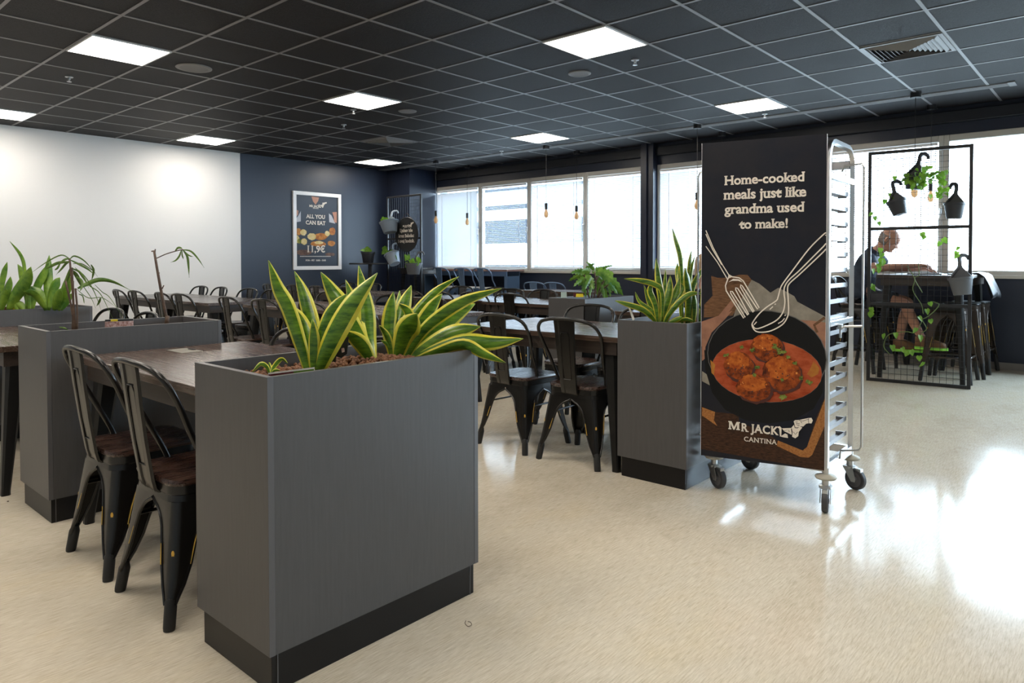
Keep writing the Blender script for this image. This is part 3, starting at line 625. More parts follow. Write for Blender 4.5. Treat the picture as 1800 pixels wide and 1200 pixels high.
pan = mat('print_pan_black', (0.006, 0.0058, 0.006), .4, spec=.2); rimm = mat('print_pan_rim', (0.10, 0.095, 0.09), .4); sauce = pw('print_sauce', (0.24, 0.030, 0.006), (0.42, 0.095, 0.035), (1, 1, 2), 11)
ball = pw('print_meatball', (0.055, 0.010, 0.004), (0.36, 0.075, 0.012), (1, 1, 1), 30); ballt = pw('print_meatball_light', (0.52, 0.145, 0.020), (0.25, 0.042, 0.008), (1, 1, 1), 38); ballh = mat('print_meatball_glint', (0.66, 0.26, 0.06), .4, spec=.2); bsh = mat('print_ball_shadow', (0.055, 0.008, 0.003), .4)  # bsh is shade under and low on the balls, put into the print colour
herb = pw('print_herb', (0.03, 0.06, 0.01), (0.25, 0.30, 0.06), (1, 1, 1), 60); oil = pw('print_oil', (0.42, 0.20, 0.03), (0.30, 0.08, 0.02), (1, 1, 1), 12)
A.poly(clampu(c5((115, 540), (180, 560), (260, 560), (400, 530), (480, 530), (520, 580), (440, 760), (330, 940), (40, 960), (45, 830), (130, 740))), brown)
A.poly(clampu(c5((20, 1000), (330, 890), (250, 980), (120, 1110), (60, 1250), (20, 1250))), peach)
A.poly(clampu(c5((330, 770), (380, 790), (250, 960), (190, 940))), peach)
A.poly(clampu(c5((520, 580), (600, 620), (710, 710), (790, 660), (870, 700), (950, 745), (980, 800), (1260, 950), (1270, 1200), (1050, 1100), (700, 960), (340, 950), (360, 880))), lino)
A.poly(clampu(c5((930, 980), (1120, 990), (1270, 1010), (1280, 1300), (1150, 1200))), peach)
A.line(clampu(c5((1255, 960), (1150, 1035), (1180, 1110))), .012, brown)
A.poly(clampu(c6((0, 640), (130, 690), (420, 720), (700, 760), (1000, 700), (1060, 560), (1075, 1200), (0, 1000))), dkb)
A.poly(clampu(c6((330, 700), (640, 740), (900, 720), (1055, 540), (950, 830), (905, 985), (860, 1015), (660, 935), (560, 860), (330, 780))), mat('print_slate_board', (0.010, 0.011, 0.019), .42, spec=.2))
A.poly(clampu(c6((1075, 580), (960, 830), (905, 985), (870, 1015), (660, 930), (650, 975), (850, 1070), (920, 1075), (950, 1050), (1075, 810))), board)
A.poly(clampu(c6((20, 650), (130, 690), (120, 760), (150, 810), (20, 720))), board)
A.poly(clampu(c6((20, 0), (85, 0), (50, 100), (45, 240), (20, 260))), peach)
A.poly(clampu(c6((20, 345), (70, 380), (85, 465), (20, 430))), lino)
A.poly(clampu([A.px(*p) for p in ((1238, 615), (1240, 650), (1252, 690), (1275, 720), (1310, 738), (1350, 744), (1395, 738), (1430, 718), (1446, 690), (1449, 640))]), pan)
pc = A.px(1344.5, 626); k_ = abs(A.px(1345, 626)[0] - A.px(1344, 626)[0]); kv = abs(A.px(1344, 627)[1] - A.px(1344, 626)[1])
def el(x, y, rx, ry, m, rot=0, jit=0, seed=1, n=30): A.ell(A.px(x, y), rx * k_, ry * kv, m, rot, n, jit, seed)
el(1344.5, 626, 105, 81, rimm); el(1344.5, 626, 103.6, 79.5, pan)
el(1345, 651, 97, 55.5, rimm); el(1345, 651, 96.5, 55, sauce)
A.poly(c6((90, 250), (130, 290), (120, 380), (100, 360)), oil); A.poly(c6((960, 260), (1010, 320), (1000, 370), (940, 400), (905, 370), (930, 330)), oil)
for i, (x, y, rx, ry) in enumerate(((565, 145, 135, 115), (330, 300, 128, 122), (690, 365, 160, 150), (455, 485, 150, 115))):
    el(1230 + (x + 12) / 4.8, 580 + (y + 18) / 4.8, rx / 4.6, ry / 4.7, bsh, 0, .05, i + 5)
    el(1230 + x / 4.8, 580 + y / 4.8, rx / 4.8, ry / 4.9, ball, 0, .045, i + 1)
    el(1230 + (x - 8) / 4.8, 580 + (y - ry * .35) / 4.8, rx / 6.4, ry / 7.6, ballt, 0, .12, i + 11)
    rq = random.Random(i + 30)
    for q in range(26):
        a, rr = rq.uniform(0, 6.28), rq.random() ** .5 * .82; up_ = -math.sin(a) * rr
        el(1230 + (x + rx * rr * math.cos(a)) / 4.8, 580 + (y + ry * rr * math.sin(a)) / 4.9, rq.uniform(.9, 2.6), rq.uniform(.6, 1.5), (ballh if q % 3 == 0 else ballt) if up_ > -.15 and q % 2 == 0 else (ball if up_ > 0 else bsh), rq.uniform(0, 3), .35, q, 9)
for x, y in ((210, 215), (235, 205), (355, 140), (640, 125), (665, 160), (680, 185), (715, 180), (635, 145), (490, 312), (470, 375), (800, 278), (855, 400), (910, 432), (930, 445), (690, 555), (700, 575), (720, 560), (750, 225), (450, 165), (700, 420)):
    el(1230 + x / 4.8, 580 + y / 4.8, 4.2, 3.0, herb, .4, .5, x, 11)
cre = M['cream']; lw = .0056
smooth = lambda p: [(q.x, q.y) for q in cr([V((a, b, 0)) for a, b in p], 4)]
for p in (((66, 85), (140, 260), (235, 435)), ((66, 122), (130, 270), (225, 430)), ((66, 245), (180, 400), (280, 570)), ((235, 435), (295, 530))): A.line(clampu(c5(*p)), lw * .8, cre)
A.line(c5((295, 530), (330, 550), (400, 560), (440, 590), (600, 860), (585, 875), (430, 640), (415, 630), (412, 650), (550, 895), (540, 905), (385, 665), (365, 660), (365, 680), (495, 925), (485, 935), (330, 695), (312, 695), (315, 715), (460, 955), (445, 965), (270, 690), (262, 640), (285, 575), (300, 545)), lw, cre)
A.poly(c5((290, 605), (340, 570), (400, 575), (435, 605), (390, 590), (330, 590)), cre); A.poly(c5((285, 570), (292, 530), (330, 552)), cre)
A.line(clampu(smooth(c5((1272, 108), (1240, 130), (1100, 270), (940, 480), (850, 600), (815, 660), (790, 750), (770, 790), (680, 850), (600, 920), (540, 1000), (530, 1040), (560, 1090), (620, 1105), (720, 1090), (830, 1030), (880, 960), (895, 890), (890, 760), (885, 660), (910, 610), (1000, 530), (1150, 390), (1276, 270)))), lw, cre)
A.line(clampu(smooth(c5((1276, 215), (1150, 340), (1000, 490), (900, 580), (855, 650), (850, 720), (858, 800), (840, 900), (780, 980), (680, 1035), (590, 1068), (550, 1060), (535, 1030)))), lw, cre)
for p in (((705, 878), (738, 848)), ((755, 828), (768, 820)), ((790, 1018), (830, 995), (855, 965)), ((855, 940), (868, 930)), ((550, 1030), (575, 1000)), ((1262, 135), (1276, 132))): A.line(clampu(c5(*p)), lw * .8, cre)
for t, x0, y0, x1, y1 in (('Home-cooked', 1273.5, 326.5, 1415, 316.5), ('meals just like', 1272, 352, 1417.5, 343), ('grandma used', 1273.5, 377, 1414.5, 370), ('to make!', 1299, 402, 1385, 399.5)): ptext(A, t, x0, y0, x1, y1, bold=.026)
ptext(A, 'R JACK', 1303, 756, 1369, 765, bold=.03, space=1.1, sy=1.12)
mu0, mv = A.px(1281, 753); mu1 = A.px(1301, 756)[0]; mw = mu1 - mu0; mh = mw * .74
A.poly([(mu0 + mw * a, mv + mh * b) for a, b in ((0, 0), (.27, 0), (.27, .13), (.2, .13), (.2, .68), (.43, 0), (.55, 0), (.76, .68), (.76, .13), (.69, .13), (.69, 0), (1.02, 0), (1.02, .13), (.95, .13), (.95, .87), (1.02, .87), (1.02, 1), (.73, 1), (.5, .34), (.28, 1), (0, 1), (0, .87), (.07, .87), (.07, .13), (0, .13))], cre); ptext(A, 'CANTINA', 1308, 774, 1366, 781.5, bold=.015, space=1.1)
emblem(A, lambda x, y: A.px(1270 + x / 10.588, 720 + y / 10.588), cre, pan)
def finish(S_, parent):
    Mi = (Matrix.Translation(parent.location) @ Matrix.Rotation(parent.rotation_euler.z, 4, 'Z')).inverted()
    S_.mb.v = [tuple(Mi @ V(p)) for p in S_.mb.v]; S_.mb.build('picture', S_.mats, parent)
    for x in S_.tx: x.v = [tuple(Mi @ V(p)) for p in x.v]; x.build('lettering', M['cream'], parent)
finish(A, S)
# ------------------------------------------------------------------ framed poster on the navy wall
y0, y1, z0, z1 = 6.435, 7.388, 1.03, 2.36
Pt = thing('framed_poster', 'white framed menu poster with food pictures on the navy wall', 'poster', (XL, (y0 + y1) / 2, z0))
hy, hz = (y1 - y0) / 2, z1 - z0; fw = .062
MB().box(0, .035, -hy, hy, 0, fw).box(0, .035, -hy, hy, hz - fw, hz).box(0, .035, -hy, -hy + fw, fw, hz - fw).box(0, .035, hy - fw, hy, fw, hz - fw).build('frame', M['clip'], Pt, bevel=.004)
MB().box(.004, .012, -hy + fw, hy - fw, fw, hz - fw).build('poster_sheet', mat('poster_navy', (0.020, 0.030, 0.050), .5), Pt)
B = Sheet((XL + .013, (y0 + y1) / 2, z0), (0, 1, 0), (1, 0, 0))
q5 = lambda *p: [tuple((max(-hy + fw, min(hy - fw, a)), max(fw, min(hz - fw, b)))) for a, b in [B.px(500 + x / 7.5, 325 + y / 7.5) for x, y in p]]
sk_ = mat('poster_skin', (0.42, 0.20, 0.13), .5); gl_ = mat('poster_glove', (0.42, 0.43, 0.48), .5); pal = pw('poster_pale_food', (0.62, 0.46, 0.16), (0.70, 0.60, 0.35)); org = pw('poster_orange_food', (0.30, 0.09, 0.02), (0.58, 0.26, 0.06)); dim = pw('poster_dim_food', (0.07, 0.04, 0.035), (0.22, 0.12, 0.08)); grn = pw('poster_greens', (0.05, 0.10, 0.015), (0.4, 0.33, 0.05))
for p, m_ in ((((355, 150), (455, 165), (445, 210), (410, 260), (375, 215)), sk_), (((140, 320), (185, 340), (180, 390), (145, 420)), sk_), (((215, 345), (215, 480), (155, 490), (150, 450), (185, 400)), gl_), (((585, 375), (620, 400), (670, 510), (590, 490)), gl_), (((630, 360), (690, 355), (690, 500), (655, 490), (650, 420)), sk_)): B.poly(q5(*p), m_)
bk1 = abs(B.px(501, 400)[0] - B.px(500, 400)[0]) / 7.5; bk2 = abs(B.px(550, 401)[1] - B.px(550, 400)[1]) / 7.5
for i, (x, y, rx, ry, m_) in enumerate(((185, 615, 42, 45, org), (250, 625, 45, 40, pal), (480, 680, 95, 45, org), (360, 680, 60, 46, pal), (565, 640, 38, 35, pal), (630, 612, 45, 52, org), (170, 715, 28, 50, pal), (258, 745, 44, 42, pal), (195, 740, 28, 34, grn), (445, 775, 112, 36, org), (455, 760, 60, 22, pal), (618, 770, 58, 36, org), (255, 890, 110, 36, dim), (600, 915, 72, 24, dim))):
    B.ell(B.px(500 + x / 7.5, 325 + y / 7.5), rx * bk1, ry * bk2, m_, 0, 22, .08, i)
qt = lambda t, x0, y0, x1, y1, **k: ptext(B, t, 500 + x0 / 7.5, 325 + y0 / 7.5, 500 + x1 / 7.5, 325 + y1 / 7.5, **k)
qt('ALL YOU', 283, 436, 535, 446, bold=.03); qt('CAN EAT', 280, 520, 540, 526, bold=.03); qt('11,9€', 300, 885, 535, 885, bold=.025)
qt('PON - PET  10:00 - 15:00', 278, 1003, 545, 1003, bold=.03); qt('MR JACK', 325, 290, 470, 297, bold=.03); qt('CANTINA', 372, 312, 450, 315)
for k in range(26): B.line([B.px(500 + (205 + k * 15.6) / 7.5, 325 + 941 / 7.5), B.px(500 + (205 + k * 15.6 + 12) / 7.5, 325 + 941 / 7.5)], .012, cre)
emblem(B, lambda x, y: B.px(500 + (445 + (x - 1010) * .165) / 7.5, 325 + (225 + (y - 140) * .2) / 7.5), cre, M['navy'])
finish(B, Pt)
# ------------------------------------------------------------------ mesh screens
def mesh_screen(label, p0, p1, H, rails, pitch=.055, fr=.03):
    p0, p1 = V(p0), V(p1); d = p1 - p0; L = d.length; a = math.atan2(d.y, d.x)
    t = thing('wire_mesh_screen', label, 'screen', p0, a)
    for x in (0, L - fr): MB().box(x, x + fr, -fr / 2, fr / 2, 0, H).build('post', M['mesh'], t, bevel=.002)
    for z in [0, H - fr] + rails: MB().box(fr, L - fr, -fr / 2, fr / 2, z, z + fr).build('rail', M['mesh'], t, bevel=.002)
    g = MB(); n = int((L - 2 * fr) / pitch); k = int((H - 2 * fr) / pitch)
    for i in range(1, n + 1): x = fr + (L - 2 * fr) * i / (n + 1); g.box(x - .0016, x + .0016, -.0016, .0016, fr, H - fr)
    for i in range(1, k + 1): z = fr + (H - 2 * fr) * i / (k + 1); g.box(fr, L - fr, .0016, .0048, z - .0016, z + .0016)
    g.build('wire_mesh', M['mesh'], t); return t
SCR = mesh_screen('black wire mesh screen with hanging pots and vines, in front of the seated man', (-1.949, 7.457, 0), (-1.097, 7.546, 0), 2.225, [1.465, .74])
mesh_screen('black wire mesh screen with a round sign, in the far navy corner', (-9.92, 7.9, 0), (-9.0, 7.9, 0), 2.31, [1.55], pitch=.06)
rs = thing('round_sign', 'round black sign with cream lettering hung on the far mesh screen', 'sign', (-9.345, 7.862, 1.63))
MB().lathe([(.001, -.009), (.295, -.009), (.30, -.004), (.30, .004), (.295, .009), (.001, .009)], 48, M=Matrix.Rotation(PI / 2, 3, 'X'), cap=False).build('disc', mat('black_sign_paint', (0.010, 0.010, 0.010), .5), rs, smooth=2)
MB().tube([(-.15, 0, .26), (0, 0, .37), (.15, 0, .26)], .004, 6).build('hanging_cord', M['stem'], rs)
D_ = Sheet((-9.345, 7.852, 1.63), (1, 0, 0), (0, -1, 0))
D_.text('Ljubav ide', -.165, .165, .045, bold=.03); D_.text('kroz želudac', -.205, .205, -.045, bold=.03); D_.text('i ovaj hodnik.', -.215, .215, -.135, bold=.03); D_.text('MR JACK', -.09, .06, .135, bold=.025); D_.text('CANTINA', -.05, .03, .118, bold=.02)
emblem(D_, lambda x, y: (.045 + (x - 1010) * .00022, .21 - (y - 140) * .00024), cre, M['mesh'])
finish(D_, rs)
# ------------------------------------------------------------------ hanging pots and vines
def heart(mb, p, size, nrm, down, mi=0, fold=.18):
    nrm = V(nrm).normalized(); down = V(down); down = (down - nrm * down.dot(nrm)).normalized(); s = nrm.cross(down)
    mid = [(0, 0), (.35, 0), (.7, 0), (1.0, 0)]; out = [(.0, .0), (-.12, .28), (.12, .46), (.42, .42), (.72, .22), (1.0, 0)]
    P = lambda a, b: p + (down * a + s * b + nrm * (fold * abs(b) - .18 * a * a)) * size
    for sg in (1, -1):
        o = [P(a, b * sg) for a, b in out]; mm = [P(a, 0) for a, b in mid]
        mb.add([mm[0], o[1], o[2], mm[1], o[3], mm[2], o[4], mm[3]], [(0, 1, 2, 3), (3, 2, 4, 5), (5, 4, 6, 7)], mi)
rl = random.Random(11)
def rv(k=1): return V((rl.uniform(-k, k), rl.uniform(-k, k), rl.uniform(-k, k)))
TOCAM = -FW
def hanging_pot(label, px, r, h, y, tilt, m_, hookdir=1, hook=.16, bare=False, loc=None, name='hanging_pot'):
    """px: photo point of the rim centre, pot hangs below it on a hook"""
    c = loc or atY(px[0], px[1], y); t = thing(name, label, 'plant pot', c)
    R = Matrix.Rotation(tilt, 3, 'Y')
    MB().lathe([(.001, -h + .004), (r * .70, -h), (r * .72, -h + .004), (r * .96, -.024), (r * 1.03, -.022), (r * 1.05, 0), (r * .98, 0), (r * .93, -.02), (r * .68, -h + .012), (.001, -h + .012)], 26, M=R, cap=False).build('pot', m_, t, smooth=2)
    MB().lathe([(.001, -.022), (r * .93, -.026)], 20, M=R, cap=False).build('soil', M['soil'], t)
    if not bare:
        hk = MB(); b = R @ V((0, r * .55, 0))
        pts = [R @ V((-r * .9, r * .3, -.01)), R @ V((-r * .3, r * .4, hook * .38)), R @ V((0, r * .5, hook * .62)), R @ V((0, r * .7, hook)), R @ V((.012 * hookdir, r * .85, hook + .022)), R @ V((.038 * hookdir, r * 1.1, hook + .026)), R @ V((.056 * hookdir, r * 1.1 + .016, hook + .006)), R @ V((.060 * hookdir, r * 1.1 + .018, hook - .02))]
        hk.tube(cr(pts, 4), [.012 + .006 * math.sin(k * .1) for k in range(len(pts) * 4 - 3)], 6)
        hk.slab([R @ V((-r * .95, r * .35, -.012)), R @ V((r * .95, r * .35, -.012)), R @ V((r * .22, r * .4, hook * .5)), R @ V((.014, r * .4, hook * .75)), R @ V((-.014, r * .4, hook * .75)), R @ V((-r * .22, r * .4, hook * .5))], R @ V((0, .006, 0)))
        hk.build('hook', m_, t, smooth=2)
    return t, c
Gp = 'plastic pots hung on the mesh screens'
YS = 7.44
for lb, px, r, h, tl, mm, hd_, hk_ in (('topmost dark hanging pot on the mesh screen, overflowing with leaves', (1610, 306), .098, .14, .10, M['pot_dark'], 1, .17), ('dark hanging pot on the mesh screen, left one, tilted', (1575, 352), .085, .14, -.28, M['pot_dark'], 1, .16), ('dark hanging pot on the mesh screen, at the right post', (1678, 356), .085, .145, .02, M['pot_dark'], -1, .15), ('grey hanging pot low on the right side of the mesh screen', (1688, 487), .098, .16, -.12, M['pot_grey'], 1, .17)):
    t, c = hanging_pot(lb, px, r, h, 7.457 + .089 * (px[0] - 1524) / 184 - .012 - r * 1.08, tl, mm, hd_, hk_); t['group'] = Gp
for lb, px, r, h, tl, mm, hd_ in (('pale hanging pot high on the far mesh screen, tilted towards the room', (683, 389), .16, .20, -.25, M['pot_pale'], 1), ('pale hanging pot at the lower left of the far mesh screen, steeply tilted', (688, 446), .13, .20, -.5, M['pot_pale'], 1), ('grey hanging pot at the lower right of the far mesh screen', (727, 462), .14, .19, .02, M['pot_grey'], 1)):
    t, c = hanging_pot(lb, px, r, h, 7.888 - r * 1.08, tl, mm, hd_); t['group'] = Gp
    v = MB()
    for _ in range(9): heart(v, V((rl.uniform(-.8, .8) * r, -r * .3, rl.uniform(.0, .07))), rl.uniform(.06, .09), TOCAM + rv(.6), V((rl.uniform(-1, 1), 0, -.6)))
    if 'lower' in lb:
        for _ in range(8): heart(v, V((rl.choice((-1, 1)) * rl.uniform(.8, 1.25) * r, -r * .2, rl.uniform(-.08, .14))), rl.uniform(.06, .09), TOCAM + rv(.6), V((rl.uniform(-1, 1), 0, -.8)))
    v.build('foliage', M['vine_leaf'], t, smooth=True)
def vine(label, paths, leaves, y, sz=.058, extra=None):
    t = bpy.data.objects.new('pothos_vine', None); sc.collection.objects.link(t); tag(t, label, 'vine plant', 'green vines on the mesh screen')
    s = MB()
    for p in paths: s.tube(cr([atY(px, py, y - .012 + .012 * math.sin(px * .3)) for px, py in p], 5), .0042, 6)
    if paths: s.build('stem', M['vine'], t, smooth=True)
    for px, py in leaves:
        l = MB(); heart(l, atY(px, py, y - .03 - rl.uniform(0, .03)), sz * rl.uniform(.8, 1.15), TOCAM + rv(.45), V((rl.uniform(-.8, .8), 0, -1)))
        l.build('leaf', M['vine_leaf'], t, smooth=True)
    return t
c3 = lambda *p: [(1500 + x / 6.923, 390 + y / 6.923) for x, y in p]
c4 = lambda *p: [(1500 + x / 6.923, 530 + y / 6.923) for x, y in p]
vine('long green vine trailing across the lower half of the mesh screen', [c3((650, 530), (745, 690), (725, 830), (830, 1010), (850, 1120)), c4((845, 210), (900, 185), (1000, 100), (1040, 30), (960, 0)), c4((845, 220), (760, 370), (650, 365), (540, 375), (420, 410), (370, 540), (440, 640)), c4((840, 230), (890, 330), (830, 380)), c3((790, 500), (800, 640), (745, 690), (840, 860))],
     c4((360, 395), (510, 380), (470, 530), (590, 560), (660, 600), (800, 660), (850, 735), (810, 410), (795, 180), (935, 215), (930, 5), (890, 90), (700, 590), (760, 320)), YS + .03)
vine('short green vine at the left post of the mesh screen', [c3((300, 320), (350, 420), (330, 500), (280, 580))], c3((330, 320), (350, 375), (345, 445), (300, 510), (310, 560), (240, 570), (370, 470)) + c4((215, 70), (215, 130), (230, 100)) + c3((240, 760), (225, 790)), YS + .02)
vine('few green leaves clinging to the middle of the mesh screen', [c3((835, 120), (870, 170))], c3((835, 130), (865, 165), (1060, 240), (1090, 200), (1280, 300), (1265, 360), (1270, 390)), YS + .02, .055)
vine('small green leaves at the upper left of the mesh screen', [], [(1532, 373), (1537, 381), (1544, 390), (1563, 340), (1556, 351), (1570, 344)], YS + .02, .05)
t = bpy.data.objects.new('pothos_vine', None); sc.collection.objects.link(t); tag(t, 'dense green plant spilling from the topmost hanging pot', 'vine plant', 'green vines on the mesh screen')
for _ in range(75):
    u = rl.random(); px, py = (rl.gauss(1622, 17), rl.gauss(314, 11)) if u < .75 else (rl.uniform(1640, 1664), rl.uniform(300, 345))
    l = MB(); heart(l, atY(px, py, YS - .17 - rl.uniform(-.06, .06)), rl.uniform(.035, .055), TOCAM + rv(.7), V((rl.uniform(-1, 1), 0, -1))); l.build('leaf', M['vine_leaf'], t, smooth=True)
st = MB()
for a, b, c_ in (((1610, 310), (1640, 305), (1666, 301)), ((1612, 312), (1645, 318), (1656, 332)), ((1608, 310), (1622, 330), (1626, 352)), ((1606, 309), (1592, 312), (1586, 318))): st.tube(cr([atY(*a, YS - .17), atY(*b, YS - .2), atY(*c_, YS - .17)], 5), .0035, 5)
st.build('stem', M['vine'], t)
# ------------------------------------------------------------------ high table, stools, things on it
ht = thing('high_table', 'dark high table behind the mesh screen, where the man sits', 'table', (-1.545, 8.33, 0))
table_mesh(ht, .78, 1.25, 1.03, .07, 'apron')
MB().box(-.30, .30, -.585, -.565, .70, .74).build('stretcher', M['legs'], ht)
bk2_ = make_chair('backless_stool', '', 'stool', SH=.72, body='bronze', seatm='legs', foot=.1, h=.15, splay=.075, back=False, group='backless bronze stools under the high table', rails=True)
for i, (x, y, lb) in enumerate(((-1.34, 7.98, 'nearest one under the right side of the high table'), (-1.31, 8.43, 'middle one under the right side of the high table'), (-1.29, 8.83, 'farthest one under the right side of the high table'))):
    place(bk2_, i, 'backless bronze metal stool, ' + lb, (x, y, 0), (0, .06, -.05)[i])
ms = make_chair('bar_stool', 'black bar stool with back, the man sits on it', 'bar stool', SH=.70, TOP=1.0, foot=.1, h=.15, splay=.07, wide=.19, rails=True)
ms.location = (-2.2, 8.1, 0); ms.rotation_euler = (0, 0, -PI / 2)
ms2 = make_chair('bar_stool', 'black bar stool with back, empty one left of the high table near the windows', 'bar stool', SH=.70, TOP=1.0, foot=.1, h=.15, splay=.07, wide=.19, rails=True)
ms2.location = (-2.12, 8.68, 0); ms2.rotation_euler = (0, 0, -PI / 2)
tp = thing('folder', 'dark open folder with papers in front of the man', 'folder', (-1.58, 8.12, 1.03), .1)
MB().box(-.15, .15, -.12, .12, 0, .012).build('cover', M['mesh'], tp, bevel=.002); MB().box(-.13, .13, -.10, .10, .012, .018).build('papers', M['paper'], tp)
ph = thing('phone', 'dark phone lying at the right end of the high table', 'phone', (-1.30, 8.05, 1.03), .2)
MB().box(-.075, .075, -.04, .04, 0, .012).build('body', M['mesh'], ph, bevel=.003); MB().box(-.07, .07, -.035, .035, .012, .0125).build('screen', M['facade_dark'], ph)
jk = MB(); rings = []
for i in range(9):
    u = i / 8; row = []
    for k in range(13):
        v = k / 12; x = -1.22 + .10 * min(1, v * 2.4) + .14 * max(0, v - .35) ; z = 1.036 + .012 * math.sin(u * 9 + v * 4) if v < .3 else 1.04 - .34 * (v - .3) ** 1.15 * (1 + .12 * math.sin(u * 11))
        row.append(V((x + .018 * math.sin(u * 14 + v * 3) * v, 8.28 + .55 * u, z)))
    rings.append(row)
jk.loft(rings, closed=False); o = jk.build('jacket', mat('black_shiny_jacket', (0.012, 0.013, 0.016), .45), smooth=True, solid=.008)
tag(o, 'black jacket draped over the right end of the high table', 'jacket')
# tall table, table pot and black bar table in the far corner
fh = thing('bar_table', 'black round bar table with one post in the far navy corner', 'table', (-9.95, 7.55, 0))
MB().lathe([(.001, 1.12), (.36, 1.12), (.365, 1.13), (.36, 1.145), (.001, 1.145)], 32, cap=False).build('tabletop', M['mesh'], fh, smooth=2)
MB().lathe([(.22, 0), (.22, .012), (.045, .03), (.04, .06), (.04, 1.12)], 20).build('post', M['mesh'], fh, smooth=2)
t, c = hanging_pot('dark plant pot standing on the round bar table', None, .12, .19, 0, 0, M['pot_dark'], bare=True, loc=V((-9.88, 7.45, 1.335)), name='plant_pot')
v = MB()
for _ in range(9): heart(v, V((rl.uniform(-.09, .09), rl.uniform(-.08, .08), rl.uniform(.01, .08))), .075, TOCAM + rv(.6), V((rl.uniform(-1, 1), 0, -.5)))
v.build('foliage', M['vine_leaf'], t, smooth=True)
hb = thing('bar_table', 'black square bar table behind the far mesh screen', 'table', (-9.42, 8.2, 0)); table_mesh(hb, .66, .42, 1.06, .05, 'apron')
# ------------------------------------------------------------------ people
def skin_body(name, mats, chains, parent=None, lev=2):
    """chains: list of [(point, radius or (rx, ry)), ...]; a chain may start at an existing point to branch"""
    vs_, es, rr, key = [], [], [], {}
    def vid(p, r):
        k = tuple(round(c, 4) for c in p)
        if k not in key: key[k] = len(vs_); vs_.append(tuple(p)); rr.append(r if isinstance(r, tuple) else (r, r))
        return key[k]
    for ch in chains:
        ids = [vid(p, r) for p, r in ch]; es += [(a, b) for a, b in zip(ids, ids[1:])]
    me = bpy.data.meshes.new(name); me.from_pydata(vs_, es, []); me.materials.append(mats); me.update()
    o = bpy.data.objects.new(name, me); sc.collection.objects.link(o)
    md = o.modifiers.new('Skin', 'SKIN'); md.use_smooth_shade = True; md.branch_smoothing = .6
    for i, sv in enumerate(me.skin_vertices[0].data): sv.radius = rr[i]; sv.use_root = (i == 0)
    q = o.modifiers.new('Subdivision', 'SUBSURF'); q.levels = lev; q.render_levels = lev
    if parent: o.parent = parent
    return o
def hand(w, d, up, side, curl=.5):
    """five finger chains from wrist w; d = reach direction, side = towards the thumb"""
    d, up, side = V(d).normalized(), V(up).normalized(), V(side).normalized(); palm = w + d * .055; ch = [[(w, (.026, .020)), (palm, (.034, .016))]]
    for k, ln in enumerate((.070, .078, .073, .058)):
        b = w + d * .092 + side * (.030 - .020 * k); m1 = b + (d * math.cos(curl * .6) - up * math.sin(curl * .6)) * ln * .5; e = m1 + (d * math.cos(curl * 1.7) - up * math.sin(curl * 1.7)) * ln * .5
        ch.append([(palm, (.034, .016)), (b, .0098), (m1, .0085), (e, .0068)])
    tb_ = w + d * .035 + side * .034; ch.append([(palm, (.034, .016)), (tb_ + side * .004, .0115), (tb_ + d * .034 + side * .012 - up * .012, .0095), (tb_ + d * .060 + side * .004 - up * .024, .0075)])
    return ch
def head(mb, base, fwd, tilt, skin=0, dark=1):
    """neck, skull, face and ears lofted in slices; base = middle of the head, fwd = facing direction"""
    f = V(fwd).normalized(); up = V((0, 0, 1)); s = up.cross(f); Fd = f * math.cos(tilt) - up * math.sin(tilt); Ud = up * math.cos(tilt) + f * math.sin(tilt)
    P = lambda a, b, c: base + Fd * a + s * b + Ud * c
    S = [(-.155, .040, .062, .054, 0), (-.118, .046, .066, .056, 0), (-.108, .078, .066, .054, .006), (-.094, .090, .070, .056, .008), (-.078, .090, .076, .061, .004), (-.066, .092, .080, .064, .007), (-.056, .092, .084, .066, .006), (-.044, .093, .088, .068, .010), (-.034, .093, .091, .070, .030), (-.020, .092, .095, .071, .022), (-.004, .088, .099, .073, .010), (.012, .092, .101, .075, .006), (.032, .096, .103, .076, 0), (.058, .090, .101, .075, 0), (.082, .072, .088, .064, 0), (.100, .046, .062, .044, 0), (.110, .014, .024, .014, 0)]
    rings = []
    for c, fr_, bk, wd, nose in S:
        r = []
        for k in range(20):
            a = 2 * PI * k / 20; x, y = math.cos(a), math.sin(a); r.append(P((fr_ if x > 0 else bk) * (abs(x) ** .85) * (1 if x > 0 else -1) + (nose if k == 0 else 0) - .012, wd * y, c))
        rings.append(r)
    mb.loft(rings, skin)
    for sg in (-1, 1):
        mb.loft([[P(-.015 + .017 * math.cos(a) - .004 * q, sg * (.070 + .014 * q), -.008 + .031 * math.sin(a) + .004 * q) for a in [2 * PI * k / 10 for k in range(10)]] for q in (0, .6, 1)], skin)
        mb.loft([[P(.070 + .006 * q, sg * .030 + .013 * (1 - q * .6) * math.cos(a), .000 + .006 * (1 - q * .6) * math.sin(a)) for a in [2 * PI * k / 8 for k in range(8)]] for q in (0, 1)], dark)
        mb.loft([[P(.078 + .006 * q, sg * .030 + .018 * math.cos(a), .020 + .004 * math.sin(a)) for a in [2 * PI * k / 8 for k in range(8)]] for q in (0, 1)], dark)
    mb.loft([[P(.074 + .008 * q, .022 * math.cos(a), -.062 + .0025 * math.sin(a)) for a in [2 * PI * k / 8 for k in range(8)]] for q in (0, 1)], dark)
    return P
def freeze(o):
    """turn a skinned chain body into plain geometry in a mesh builder"""
    bpy.context.view_layer.update(); ev = o.evaluated_get(bpy.context.evaluated_depsgraph_get()); me = ev.to_mesh()
    mb = MB(); mb.add([v.co.copy() for v in me.vertices], [tuple(p.vertices) for p in me.polygons]); ev.to_mesh_clear()
    bpy.data.objects.remove(o); return mb
M['feature'] = mat('eyes_and_brows', (0.10, 0.05, 0.035), .6)
